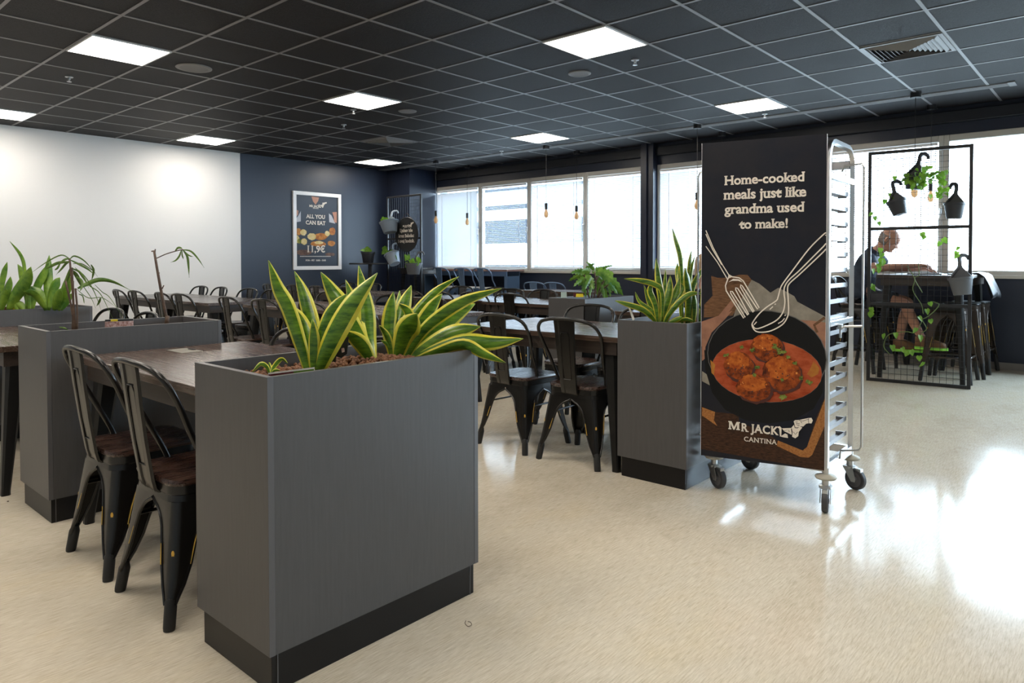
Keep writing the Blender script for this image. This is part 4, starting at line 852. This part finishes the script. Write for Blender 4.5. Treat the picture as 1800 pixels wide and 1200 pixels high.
mp = thing('person', 'man in a navy t-shirt and shorts, bent over papers at the high table', 'person', (0, 0, 0))
PX, PY, SZ = -2.19, 8.08, .722
pel = V((PX, PY, SZ + .10)); sp1 = V((-2.165, PY, 1.0)); ch_ = V((-2.10, PY, 1.175)); nk = V((-2.015, PY, 1.295)); HC = V((-1.895, PY, 1.385))
el_ = lambda s: V((-1.985 if s < 0 else -1.96, PY + s * .235, 1.085)); shd = lambda s: ch_ + V((.03, s * .165, .045))
wr_ = lambda s: V((-1.645, PY - .115, 1.118)) if s < 0 else V((-1.62, PY + .14, 1.085))
chains = [[(pel, .095), (sp1, .098), (ch_, .108), (nk, .062), (nk + V((.055, 0, .040)), .054)]]
knee = lambda s: V((PX + .46, PY + s * .13, SZ + .025)); ank = lambda s: V((PX + (.36 if s > 0 else .62), PY + s * .14, .33 if s > 0 else .40))
for s in (-1, 1):
    e_, w_ = el_(s), wr_(s)
    chains.append([(ch_, .108), (shd(s), .046), (shd(s).lerp(e_, .5), .046), (e_, .040), (e_.lerp(w_, .4) + V((0, 0, .005)), .039), (w_, .025)])
    chains += hand(w_, V((.95, -s * .25, .10 if s < 0 else -.10)), V((0, 0, 1)), V((.2, -s * 1, 0)), .7)
    hp = pel + V((.03, s * .095, -.025)); kn, an = knee(s), ank(s)
    chains.append([(pel, .095), ((hp + kn) / 2, .070), (kn, .060), ((kn + an) / 2 + V((-.02, 0, .03)), .054), (an, .036), (an + V((.09, 0, -.045)), .036), (an + V((.17, 0, -.06)), .026)])
bm_ = freeze(skin_body('body', M['skin'], chains))
HP = head(bm_, HC, (1, 0, 0), .62)
bm_.build('body', [M['skin'], M['feature']], mp, smooth=True)
shc = [[(pel + V((-.01, 0, -.075)), .150), (pel + V((0, 0, .04)), .160), (sp1, .150), (ch_, .155), (ch_ + V((.045, 0, .075)), .105), (nk + V((.004, 0, .006)), .072)]]
for s in (-1, 1): shc.append([(ch_, .155), (shd(s), .078), (shd(s).lerp(el_(s), .45), .067), (shd(s).lerp(el_(s), .75), .061)])
skin_body('tshirt', M['shirt'], shc, mp)
sc_ = [[(pel + V((-.01, 0, .0)), .156), (pel + V((0, 0, -.05)), .150)]]
for s in (-1, 1):
    hp = pel + V((.03, s * .095, -.025)); kn = knee(s); sc_.append([(pel + V((0, 0, -.05)), .150), (hp, .110), (hp.lerp(kn, .5), .096), (hp.lerp(kn, .82), .086)])
skin_body('shorts', M['shorts'], sc_, mp)
for s in (-1, 1):
    b = ank(s) + V((-.06, 0, -.085))
    so = bpy.data.objects.new('shoe', None); sc.collection.objects.link(so); so.parent = mp
    MB().loft([[b + V((x * .29, y * wd, z)) for x, y in ((0, -.6), (0, .6), (.18, 1), (.6, 1), (.85, .8), (1, 0), (.85, -.8), (.6, -1), (.18, -1))] for z, wd in ((-.025, .044), (-.01, .047), (.004, .046))]).build('sole', M['sole'], so, bevel=.004)
    MB().loft([[b + V((x0 + x * L, y * wd, z)) for x, y in ((0, -.7), (0, .7), (.2, 1), (.6, 1), (.9, .75), (1, 0), (.9, -.75), (.6, -1), (.2, -1))] for x0, L, z, wd in ((.005, .275, .004, .044), (.005, .26, .045, .043), (.005, .19, .07, .040), (.005, .115, .10, .038))]).build('upper', M['shoe'], so, smooth=True)
hr = MB(); hr.loft([[HP(-.016 + rx * math.cos(math.radians(a)), ry * math.sin(math.radians(a)), c) for a in range(78, 283, 17)] for c, rx, ry in ((-.070, .080, .066), (-.040, .092, .072), (-.005, .101, .0755), (.030, .106, .0785))], closed=False)
hr.build('hair', M['hair'], mp, smooth=True, solid=.004)
# woman in the background, seen between plants and sign
wp = thing('person', "blond person seen from behind, seated beyond the snake plants at the sign board's left edge", 'person')
q = V((-3.76, 7.62, .53)); nk = q + V((0, -.02, .46)); h1 = nk + V((0, -.02, .145))
wc = [[(q, .125), (q + V((0, .02, .18)), .108), (q + V((0, .01, .36)), .115), (nk, .05), (nk + V((0, -.005, .05)), .046)]]
sw = [[(q, .14), (q + V((0, .02, .18)), .124), (q + V((0, .01, .36)), .130), (nk + V((0, 0, -.03)), .06)]]
for s in (-1, 1):
    sh = q + V((s * .17, 0, .38)); el_ = q + V((s * .21, -.10, .13)); wr = q + V((s * .12, -.33, .20))
    wc.append([(q + V((0, .01, .36)), .115), (sh, .05), (el_, .036), (wr, (.024, .02))]); wc += hand(wr, V((-s * .2, -1, 0)), V((0, 0, 1)), V((-s, 0, 0)), .5)
    sw.append([(q + V((0, .01, .36)), .130), (sh, .062), (sh.lerp(el_, .8), .052)])
    hp = q + V((s * .09, -.02, -.02)); kn = q + V((s * .11, -.44, -.01)); an = q + V((s * .11, -.40, -.43)); wc.append([(q, .125), (hp, .09), (kn, .056), (an, .036), (an + V((0, -.16, -.05)), .03)])
wb_ = freeze(skin_body('body', M['skin'], wc)); head(wb_, h1, (0, -1, 0), .1); wb_.build('body', [M['skin'], M['feature']], wp, smooth=True); skin_body('top', M['orange'], sw, wp)
MB().lathe([(.092, -.15), (.098, -.05), (.096, .03), (.075, .085), (.035, .116), (.001, .122)], 18, c=h1 + V((0, .040, 0)), cap=False).build('hair', M['blond'], wp, smooth=True)
wp.location = (2 * q.x, 2 * q.y, 0); wp.rotation_euler = (0, 0, PI)
chair(-3.76, 7.66, 0, 'the blond person sits on it')
# ------------------------------------------------------------------ plants
rp = random.Random(5)
def blade(mb, pts, w, twist=0, fold=.20, edge=.165, prof=None, thick=False):
    """a strap leaf along pts; width lies across the view, turned by twist; margins use material 1"""
    P = cr(pts, 5); n = len(P); rings = []
    for i, p in enumerate(P):
        f = i / (n - 1); t = (P[min(i + 1, n - 1)] - P[max(i - 1, 0)]).normalized()
        s = t.cross(FW); s = s.normalized() if s.length > .05 else RT.copy()
        nn = s.cross(t).normalized(); tw = twist * (.3 + f); sd = s * math.cos(tw) + nn * math.sin(tw); nr = sd.cross(t).normalized()
        pr = prof(f) if prof else (.42 + .58 * math.sin(min(1, f / .55) * PI / 2)) * (1 if f < .55 else max(.02, 1 - ((f - .55) / .45) ** 2.1))
        h = w * pr / 2; e = 1 - edge * 2 if edge else .9
        rings.append([p + sd * (x * h) + nr * (fold * w * pr * (abs(x) ** 1.5) ) for x in (-1, -e, -.4, 0, .4, e, 1)])
    nv = 7; vs_ = [q for r in rings for q in r]; fs, mi = [], []
    b = len(mb.v); mb.v += [tuple(v) for v in vs_]
    for i in range(n - 1):
        for j in range(nv - 1):
            mb.f.append((b + i * nv + j, b + i * nv + j + 1, b + (i + 1) * nv + j + 1, b + (i + 1) * nv + j)); mb.m.append(1 if edge and j in (0, nv - 2) else 0)
def plant(name, label, cat, base, group=None): return thing(name, label, cat, base, 0, group)
def leafpart(t, pts, w, mats, **k):
    mb = MB(); blade(mb, [V(p) - t.location for p in pts], w, **k); return mb.build('leaf', mats, t, smooth=True, solid=.0022)
SN = [M['leaf'], M['leaf_edge']]
def traced(t, crop, rows, d0, mats, scale, wk=1.0, spread=.10, lean=None, **k):
    """rows: [(points in crop pixels from base to tip, width in crop pixels, depth shift at tip)]"""
    ox, oy, sc_ = crop
    for i, (pts, w, dd) in enumerate(rows):
        n = len(pts); Pn = [at(ox + x / sc_, oy + y / sc_, d0 + dd * j / (n - 1)) for j, (x, y) in enumerate(pts)]
        wid = w / sc_ * d0 / FPX * wk * 1.2
        leafpart(t, Pn, wid, mats, twist=rp.uniform(-.45, .45), **k)
cA = (400, 440, 3.3333)
tA = plant('snake_plant', 'snake plant with yellow leaf margins, leftmost in the front planter', 'snake plant', (-1.93, 1.17, .82), 'striped snake plants')
traced(tA, cA, [([(470, 720), (425, 560), (350, 340), (290, 220), (240, 58)], 80, .05), ([(500, 710), (470, 520), (410, 400), (345, 318)], 78, .10), ([(505, 715), (500, 500), (450, 300), (393, 122)], 88, .14), ([(500, 720), (500, 560), (498, 400)], 66, .0), ([(520, 715), (530, 560), (580, 400), (640, 310), (700, 255)], 62, .03), ([(525, 725), (570, 600), (650, 430), (745, 280), (878, 132)], 118, -.06)], 2.13, SN, 1)
tB = plant('snake_plant', 'snake plant with yellow leaf margins, middle one in the front planter', 'snake plant', (-1.93, 1.42, .82), 'striped snake plants')
traced(tB, cA, [([(850, 650), (825, 520), (815, 330), (768, 88)], 88, .12), ([(850, 650), (770, 500), (660, 320), (610, 240), (546, 126)], 88, .06), ([(835, 650), (770, 480), (730, 330), (692, 172)], 80, .14), ([(830, 650), (700, 470), (630, 340), (598, 215)], 72, .10), ([(845, 655), (780, 560), (680, 470)], 90, -.03)], 2.36, SN, 1)
tC = plant('snake_plant', 'wide snake plant, rightmost in the front planter, leaning out over its end', 'snake plant', (-1.93, 1.60, .82), 'striped snake plants')
traced(tC, cA, [([(975, 655), (945, 480), (955, 360), (972, 242)], 72, .06), ([(990, 655), (1000, 480), (1030, 330), (1076, 205)], 80, .12), ([(1000, 655), (985, 480), (1000, 350), (1008, 235)], 44, .16), ([(985, 660), (1030, 500), (1065, 440), (1110, 368)], 118, -.05), ([(1000, 655), (1050, 450), (1110, 355), (1220, 240), (1355, 153)], 50, .10), ([(1020, 655), (1110, 480), (1190, 350), (1258, 252)], 74, .05), ([(1030, 655), (1140, 480), (1270, 370), (1410, 290), (1606, 222)], 66, -.02), ([(1040, 655), (1190, 520), (1310, 400), (1450, 312)], 105, .10), ([(1040, 660), (1180, 560), (1330, 475), (1482, 446)], 92, .0), ([(1050, 660), (1200, 590), (1380, 535), (1560, 540), (1732, 517)], 82, -.04), ([(1050, 665), (1220, 600), (1380, 555), (1500, 610), (1630, 658)], 60, -.10), ([(965, 655), (940, 520), (888, 436)], 36, .0), ([(960, 655), (945, 560), (900, 526)], 24, .0), ([(1000, 655), (1035, 450), (1060, 370), (1005, 310)], 55, .02)], 2.50, SN, 1)
tD = plant('small_plant', 'small arching rosette plant at the near end of the front planter', 'small plant', (-1.9, 1.03, .82))
cD = (430, 580, 6.207)
traced(tD, cD, [([(275, 480), (240, 400), (170, 370), (80, 465)], 40, 0), ([(285, 480), (320, 400), (400, 320), (470, 360)], 42, .03), ([(280, 480), (270, 410), (268, 350)], 44, .02), ([(290, 480), (330, 440), (385, 435)], 26, -.02)], 2.02, SN, 1, edge=.2)
def card(name, label, pxs, d, m_, bits=()):
    t = thing(name, label, 'plant label', at(*pxs[0], d)); P = [at(*p, d) - t.location for p in pxs]; n = (P[1] - P[0]).cross(P[3] - P[0]).normalized() * .0012
    MB().slab(P, -n).build('card', m_, t)
    for bp, bm in bits:
        u = lambda a, b: P[0] + (P[1] - P[0]) * a + (P[3] - P[0]) * b + (-n if (-n).dot(FW) < 0 else n) * 1.0 - FW * .0012
        MB().poly([u(a, b) for a, b in bp]).build('print', bm, t)
    return t
red = mat('card_dark_red', (0.09, 0.012, 0.014), .4); yel = mat('card_yellow', (0.75, 0.60, 0.02), .5); pinkp = pw('card_photo', (0.25, 0.12, 0.10), (0.62, 0.50, 0.52), (1, 1, 1), 90); grn2 = mat('card_green', (0.10, 0.20, 0.03), .5)
rect = lambda a, b, c, d: [(a, b), (c, b), (c, d), (a, d)]
card('plant_label', 'long dark red plant card leaning on the front planter rim', [(471.5, 655), (553, 645), (553.5, 660), (471.5, 668)], 2.0, M['card'], ((rect(.01, .22, .55, 1), red), (rect(.55, .22, .99, 1), M['leaf']), (rect(.38, .5, .55, 1), grn2)))
bt = thing('plant_label', 'black plant tag with heart on a stake among the clay pebbles', 'plant label', at(598, 615, 2.30))
P_ = [at(*p, 2.30) - bt.location for p in ((586, 594), (613, 592), (610, 622), (600, 629), (585, 624))]
MB().slab(P_, FW * .001).build('card', M['mesh'], bt); MB().slab([at(*p, 2.30) - bt.location for p in ((584, 622), (591, 626), (588, 648), (583, 648))], FW * .001).build('stake', M['mesh'], bt)
MB().poly([at(*p, 2.296) - bt.location for p in ((587, 615), (589, 611), (591, 613), (594, 611), (595, 615), (590, 624))]).build('heart_print', yel, bt)
MB().poly([at(*p, 2.296) - bt.location for p in ((600, 612), (605, 611), (606, 618), (601, 620))]).build('photo_print', pinkp, bt)
card('plant_label', 'pink photo card with yellow strip on the rim of the second planter', [(185, 561), (235, 559.5), (234, 572), (185, 575)], 3.50, M['card'], ((rect(.0, .3, 1, 1), pinkp), (rect(.2, .04, .45, .28), yel), (rect(.0, .04, .2, .28), M['mesh']), (rect(.45, .04, 1, .28), M['mesh'])))
card('plant_label', 'red and yellow card on the rim of the planter at the left edge', [(6, 539), (50, 538), (50, 546), (6, 547)], 4.75, M['mesh'], ((rect(.0, .1, .4, 1), red), (rect(.3, .35, .62, 1), yel), (rect(.62, .2, 1, .9), grn2)))
card('plant_label', 'white plant tag leaning in the planter beside the sign trolley', [(1104.5, 540), (1107, 539), (1116, 561), (1112, 563)], 3.80, M['card'])
card('plant_label', 'bright yellow plant tag at the rim of the far planter with the bushy plant', [(1013, 516), (1025, 516), (1026, 522), (1012, 522)], 6.05, yel)
card('plant_label', 'pale translucent plant tag at the left end of the far planter', [(986, 513), (996, 513), (996.5, 523), (986, 523)], 6.1, mat('pale_tag', (0.40, 0.50, 0.46), .3))
card('plant_label', 'dark red plant tag beside the yellow one in the far planter', [(1008, 514.5), (1013, 514.5), (1013, 522), (1008, 522)], 6.07, red)
# snake plants beside the trolley
c6_ = (1080, 400, 6.6667)
tE = plant('snake_plant', 'snake plant with yellow leaf margins, left one in the planter beside the sign trolley', 'snake plant', (-1.92, 3.42, .80), 'striped snake plants')
traced(tE, c6_, [([(540, 1120), (560, 900), (520, 600), (488, 358)], 78, .1), ([(530, 1120), (590, 950), (640, 750), (655, 560)], 82, .05), ([(560, 1120), (640, 980), (715, 790), (768, 575)], 92, .08), ([(510, 1120), (480, 900), (420, 740), (462, 615)], 64, 0), ([(490, 1120), (460, 1000), (400, 850), (345, 670)], 52, .05), ([(560, 1100), (560, 760), (470, 665), (300, 620), (112, 597)], 56, -.03), ([(490, 1120), (440, 1050), (330, 960), (150, 900), (5, 855)], 58, -.05), ([(480, 1120), (450, 980), (300, 870), (243, 752)], 38, .02), ([(580, 1120), (650, 1000), (770, 860), (900, 770), (1052, 775)], 60, -.05), ([(570, 1100), (590, 750), (600, 485)], 36, .15), ([(600, 1120), (700, 900), (790, 720), (760, 640)], 60, .1), ([(640, 1110), (720, 1080), (800, 1045)], 50, -.04), ([(700, 1110), (830, 1075), (940, 1100)], 40, -.04)], 3.80, SN, 1)
tF = plant('snake_plant', 'tall dark snake plant, right one in the planter beside the sign trolley', 'snake plant', (-1.88, 3.72, .80), 'striped snake plants')
traced(tF, c6_, [([(800, 1120), (790, 560), (770, 330), (720, 150), (678, 8)], 46, .1), ([(790, 1120), (765, 700), (780, 480), (808, 345)], 54, .12), ([(850, 1120), (885, 650), (890, 430), (903, 268)], 56, .15), ([(850, 1120), (880, 850), (862, 640), (830, 470)], 96, 0), ([(880, 1120), (920, 720), (990, 560), (1070, 430)], 54, .05), ([(790, 1120), (780, 800), (740, 540), (740, 415)], 50, .1), ([(990, 1120), (1045, 850), (1025, 650)], 60, .0), ([(870, 1120), (885, 700), (905, 480), (942, 330)], 28, .12), ([(930, 1120), (940, 900), (910, 700)], 60, .02), ([(1000, 1120), (1030, 980), (975, 880)], 50, 0)], 4.02, SN, 1)
# broad leaves in the planter at the left edge
c0 = (0, 400, 6)
DK = [M['leaf_dark'], M['leaf_dark']]
tG = plant('broad_leaf_plant', 'dense broad-leaved green plant in the planter at the left edge', 'potted plant', (-5.72, 1.4, .82), 'broad-leaved plants')
traced(tG, c0, [([(275, 870), (255, 470), (215, 300), (103, 143)], 40, .05), ([(80, 870), (150, 720), (260, 560), (327, 412)], 118, -.05), ([(0, 800), (15, 600), (40, 470), (77, 362)], 50, .02), ([(300, 870), (280, 700), (230, 500), (187, 386)], 84, .08), ([(330, 870), (370, 650), (440, 500), (524, 366)], 84, .05), ([(480, 870), (500, 660), (505, 480), (520, 290)], 74, .1), ([(490, 870), (390, 750), (330, 700), (246, 676)], 84, -.08), ([(480, 870), (430, 720), (380, 660), (328, 618)], 70, .0), ([(500, 870), (540, 680), (580, 580), (632, 525)], 94, .04), ([(600, 870), (660, 700), (690, 600), (722, 474)], 110, -.03), ([(640, 870), (700, 780), (760, 690)], 54, 0), ([(10, 880), (50, 700), (80, 600), (112, 515)], 84, .02), ([(0, 880), (30, 750), (70, 640)], 80, -.02), ([(560, 870), (590, 760), (640, 640)], 90, -.05), ([(330, 870), (310, 760), (320, 650)], 60, .02), ([(180, 870), (160, 800), (110, 740)], 60, 0), ([(250, 870), (215, 820), (160, 770)], 60, 0)], 4.74, DK, 1, edge=0)
# spindly plants of the second planter
tH = plant('umbrella_plant', 'spindly half-dry umbrella plant with thin drooping leaves in the second planter', 'potted plant', (-3.83, 1.14, .80))
d2 = 3.38; H_ = lambda x, y, dd=0: at(c0[0] + x / 6, c0[1] + y / 6, d2 + dd) - tH.location
for a, b in (((780, 1090), (735, 330)), ((800, 1090), (760, 420)), ((765, 1090), (770, 560)), ((815, 1090), (795, 640)), ((790, 1090), (690, 560))):
    MB().tube(cr([H_(*a), H_((a[0] + b[0]) / 2 + rp.uniform(-12, 12), (a[1] + b[1]) / 2), H_(*b)], 4), [.005] * 9, 6).build('stem', M['stem'], tH, smooth=True)
WS = [M['wisp'], M['wisp']]
for pts, w, dd in (([(740, 330), (640, 290), (480, 370), (322, 484)], 14, .1), ([(735, 330), (790, 300), (900, 360), (1030, 515)], 16, .02), ([(740, 340), (830, 385), (930, 440), (1000, 500)], 22, -.05), ([(745, 360), (620, 370), (530, 410), (470, 440)], 30, 0), ([(740, 350), (690, 380), (640, 440), (590, 500)], 30, .05), ([(735, 340), (700, 330), (650, 360), (580, 445)], 22, -.04), ([(790, 420), (900, 520), (1000, 690), (1070, 880)], 9, 0), ([(800, 430), (930, 600), (1060, 700), (1190, 960)], 9, .06), ([(790, 480), (880, 620), (960, 740), (1010, 850)], 8, 0), ([(800, 640), (930, 740), (1080, 740), (1240, 850)], 7, .03), ([(760, 430), (840, 470), (900, 560), (940, 640)], 24, -.05), ([(800, 520), (850, 560), (860, 620), (840, 680)], 40, -.06), ([(760, 450), (800, 500), (830, 560), (850, 620)], 44, .04), ([(745, 420), (720, 500), (700, 560), (700, 640)], 36, .02), ([(820, 640), (900, 600), (1040, 550), (1200, 575), (1400, 672)], 46, .1), ([(960, 390), (985, 440), (980, 500), (965, 560)], 22, .03), ([(1060, 740), (1050, 770), (1035, 800), (1018, 830)], 24, .02), ([(640, 360), (610, 420), (585, 440), (580, 450)], 20, 0), ([(770, 380), (860, 380), (960, 440), (1010, 480)], 10, .08), ([(1000, 600), (1080, 680), (1160, 740), (1300, 950)], 8, .05), ([(720, 1080), (680, 1060), (640, 1052), (620, 1048)], 16, 0), ([(830, 700), (870, 720), (885, 780), (890, 800)], 12, 0)):
    mb = MB(); blade(mb, [H_(x, y, dd * j / 3) for j, (x, y) in enumerate(pts)], w / 6 * d2 / FPX, twist=rp.uniform(-.4, .4), edge=0, prof=lambda f: max(.06, math.sin(min(1, .08 + f) * PI) ** .7)); mb.build('leaf', WS, tH, smooth=True, solid=.0012)
tI = plant('dry_stem_plant', 'bare brown stem with one drooping leafy twig at the far end of the second planter', 'potted plant', (-3.83, 1.52, .80))
d3 = 3.66; I_ = lambda x, y: at(x / 4, 400 + y / 4, d3) - tI.location
MB().tube([I_(1182, 690), I_(1160, 580), I_(1130, 430), I_(1105, 290), I_(1083, 160)], [.0085, .008, .0075, .007, .006], 8).tube([I_(1096, 215), I_(1086, 165), I_(1066, 166)], .004, 5).tube([I_(1090, 180), I_(1092, 150)], .003, 5).tube([I_(1140, 430), I_(1152, 405)], .003, 5).tube([I_(1110, 320), I_(1122, 318)], .003, 5).tube([I_(1172, 680), I_(1178, 620)], .011, 7).build('stem', M['stem'], tI, smooth=True)
MB().tube(cr([I_(1102, 215), I_(1170, 185), I_(1255, 160), I_(1290, 155)], 4), .0028, 5).build('twig', M['stem'], tI)
for pts, w in (([(1280, 155), (1340, 165), (1390, 215), (1436, 282)], 12), ([(1285, 155), (1315, 200), (1325, 270), (1330, 352)], 16), ([(1275, 158), (1260, 200), (1235, 230), (1200, 244)], 12), ([(1280, 158), (1280, 190), (1286, 210), (1290, 222)], 9), ([(1230, 165), (1250, 142), (1270, 142), (1285, 152)], 15), ([(1290, 158), (1315, 185), (1340, 200), (1360, 204)], 9)):
    mb = MB(); blade(mb, [I_(*q) for q in pts], w / 4 * d3 / FPX, twist=.2, edge=0, prof=lambda f: max(.08, math.sin(min(1, .08 + f) * PI) ** .7)); mb.build('leaf', WS, tI, smooth=True, solid=.001)
# bushy plant of the far planter
tJ = plant('philodendron', 'bushy green lobed-leaf plant in the far planter below the windows', 'potted plant', (-3.63, 5.08, .80))
dj = depth(-3.63, 5.1); c9 = (980, 440, 10); J_ = lambda x, y, dd=0: at(980 + x / 10, 440 + y / 10, dj + dd) - tJ.location
for a, b, c_ in (((600, 830), (620, 650), (720, 450)), ((560, 830), (500, 600), (470, 420)), ((700, 830), (760, 640), (880, 430)), ((640, 830), (680, 600), (650, 380)), ((720, 830), (800, 680), (900, 600))):
    MB().tube(cr([J_(*a), J_(*b), J_(*c_)], 4), .007, 6).build('stem', M['stem'], tJ, smooth=True)
def lobed(p0, p1, w, tw):
    mb = MB(); d = p1 - p0; L = d.length; d.normalize(); s = d.cross(FW).normalized(); n = s.cross(d); s = s * math.cos(tw) + n * math.sin(tw); n = s.cross(d)
    P = lambda a, b: p0 + d * (a * L) + s * (b * w) + n * (.25 * w * abs(b)) - V((0, 0, .25 * L * a * a))
    for sg in (1, -1):
        mids = [P(a, 0) for a in (0, .2, .4, .6, .8, 1)]; o = [P(a, b * sg) for a, b in ((.02, .28), (.10, .40), (.25, .46), (.32, .24), (.44, .44), (.52, .20), (.64, .36), (.72, .15), (.84, .22), (.92, .08))]
        mb.add(mids + o, [(0, 6, 7, 1), (1, 7, 8, 9), (1, 9, 2), (2, 9, 10, 11), (2, 11, 3), (3, 11, 12, 13), (3, 13, 4), (4, 13, 14, 15), (4, 15, 5)])
    return mb
for (x0, y0), (x1, y1), w in (((470, 430), (190, 470), 130), ((480, 380), (230, 320), 130), ((560, 420), (360, 560), 140), ((520, 330), (650, 180), 90), ((640, 350), (500, 130), 60), ((760, 330), (980, 205), 50), ((700, 380), (1000, 330), 160), ((780, 400), (1120, 560), 180), ((820, 460), (1160, 690), 190), ((860, 520), (1060, 700), 150), ((640, 420), (740, 300), 130), ((580, 380), (420, 290), 120), ((600, 450), (480, 620), 120), ((560, 480), (640, 640), 130), ((700, 480), (780, 700), 130), ((800, 560), (900, 900), 80), ((780, 600), (840, 860), 70), ((900, 600), (930, 780), 80), ((500, 520), (430, 690), 110), ((620, 560), (560, 760), 110), ((760, 420), (900, 330), 130), ((680, 360), (840, 260), 110), ((480, 480), (280, 560), 100), ((740, 560), (700, 760), 100), ((520, 430), (600, 540), 120), ((700, 440), (820, 520), 130), ((460, 560), (500, 780), 90)):
    z = rp.uniform(-.16, .12); lobed(J_(x0, y0, z * .3), J_(x1, y1, z), w / 10 * dj / FPX * 1.15, rp.uniform(-.5, .5)).build('leaf', M['philo'], tJ, smooth=True)
# little bits on the floor
tw_ = thing('twig', 'tiny dry curled twig on the floor right of the front planter', 'twig', (-1.593, 1.586, .0025))
MB().tube(cr([V((-.02, .012, 0)), V((-.012, .0, .001)), V((.0, -.010, .004)), V((.014, -.012, .002)), V((.018, .0, .004)), V((.006, .006, .006)), V((-.006, .008, .003))], 4), .0011, 5).build('stalk', M['stem'], tw_)
lf = MB().add([(0, 0, .001), (.012, .004, .003), (.02, 0, .001), (.011, -.005, .002)], [(0, 1, 2, 3)]).build('fallen_leaf', M['stem'], solid=.001, loc=(-4.12, .93, 0)); tag(lf, 'tiny fallen leaf on the floor beside the second planter', 'fallen leaf')
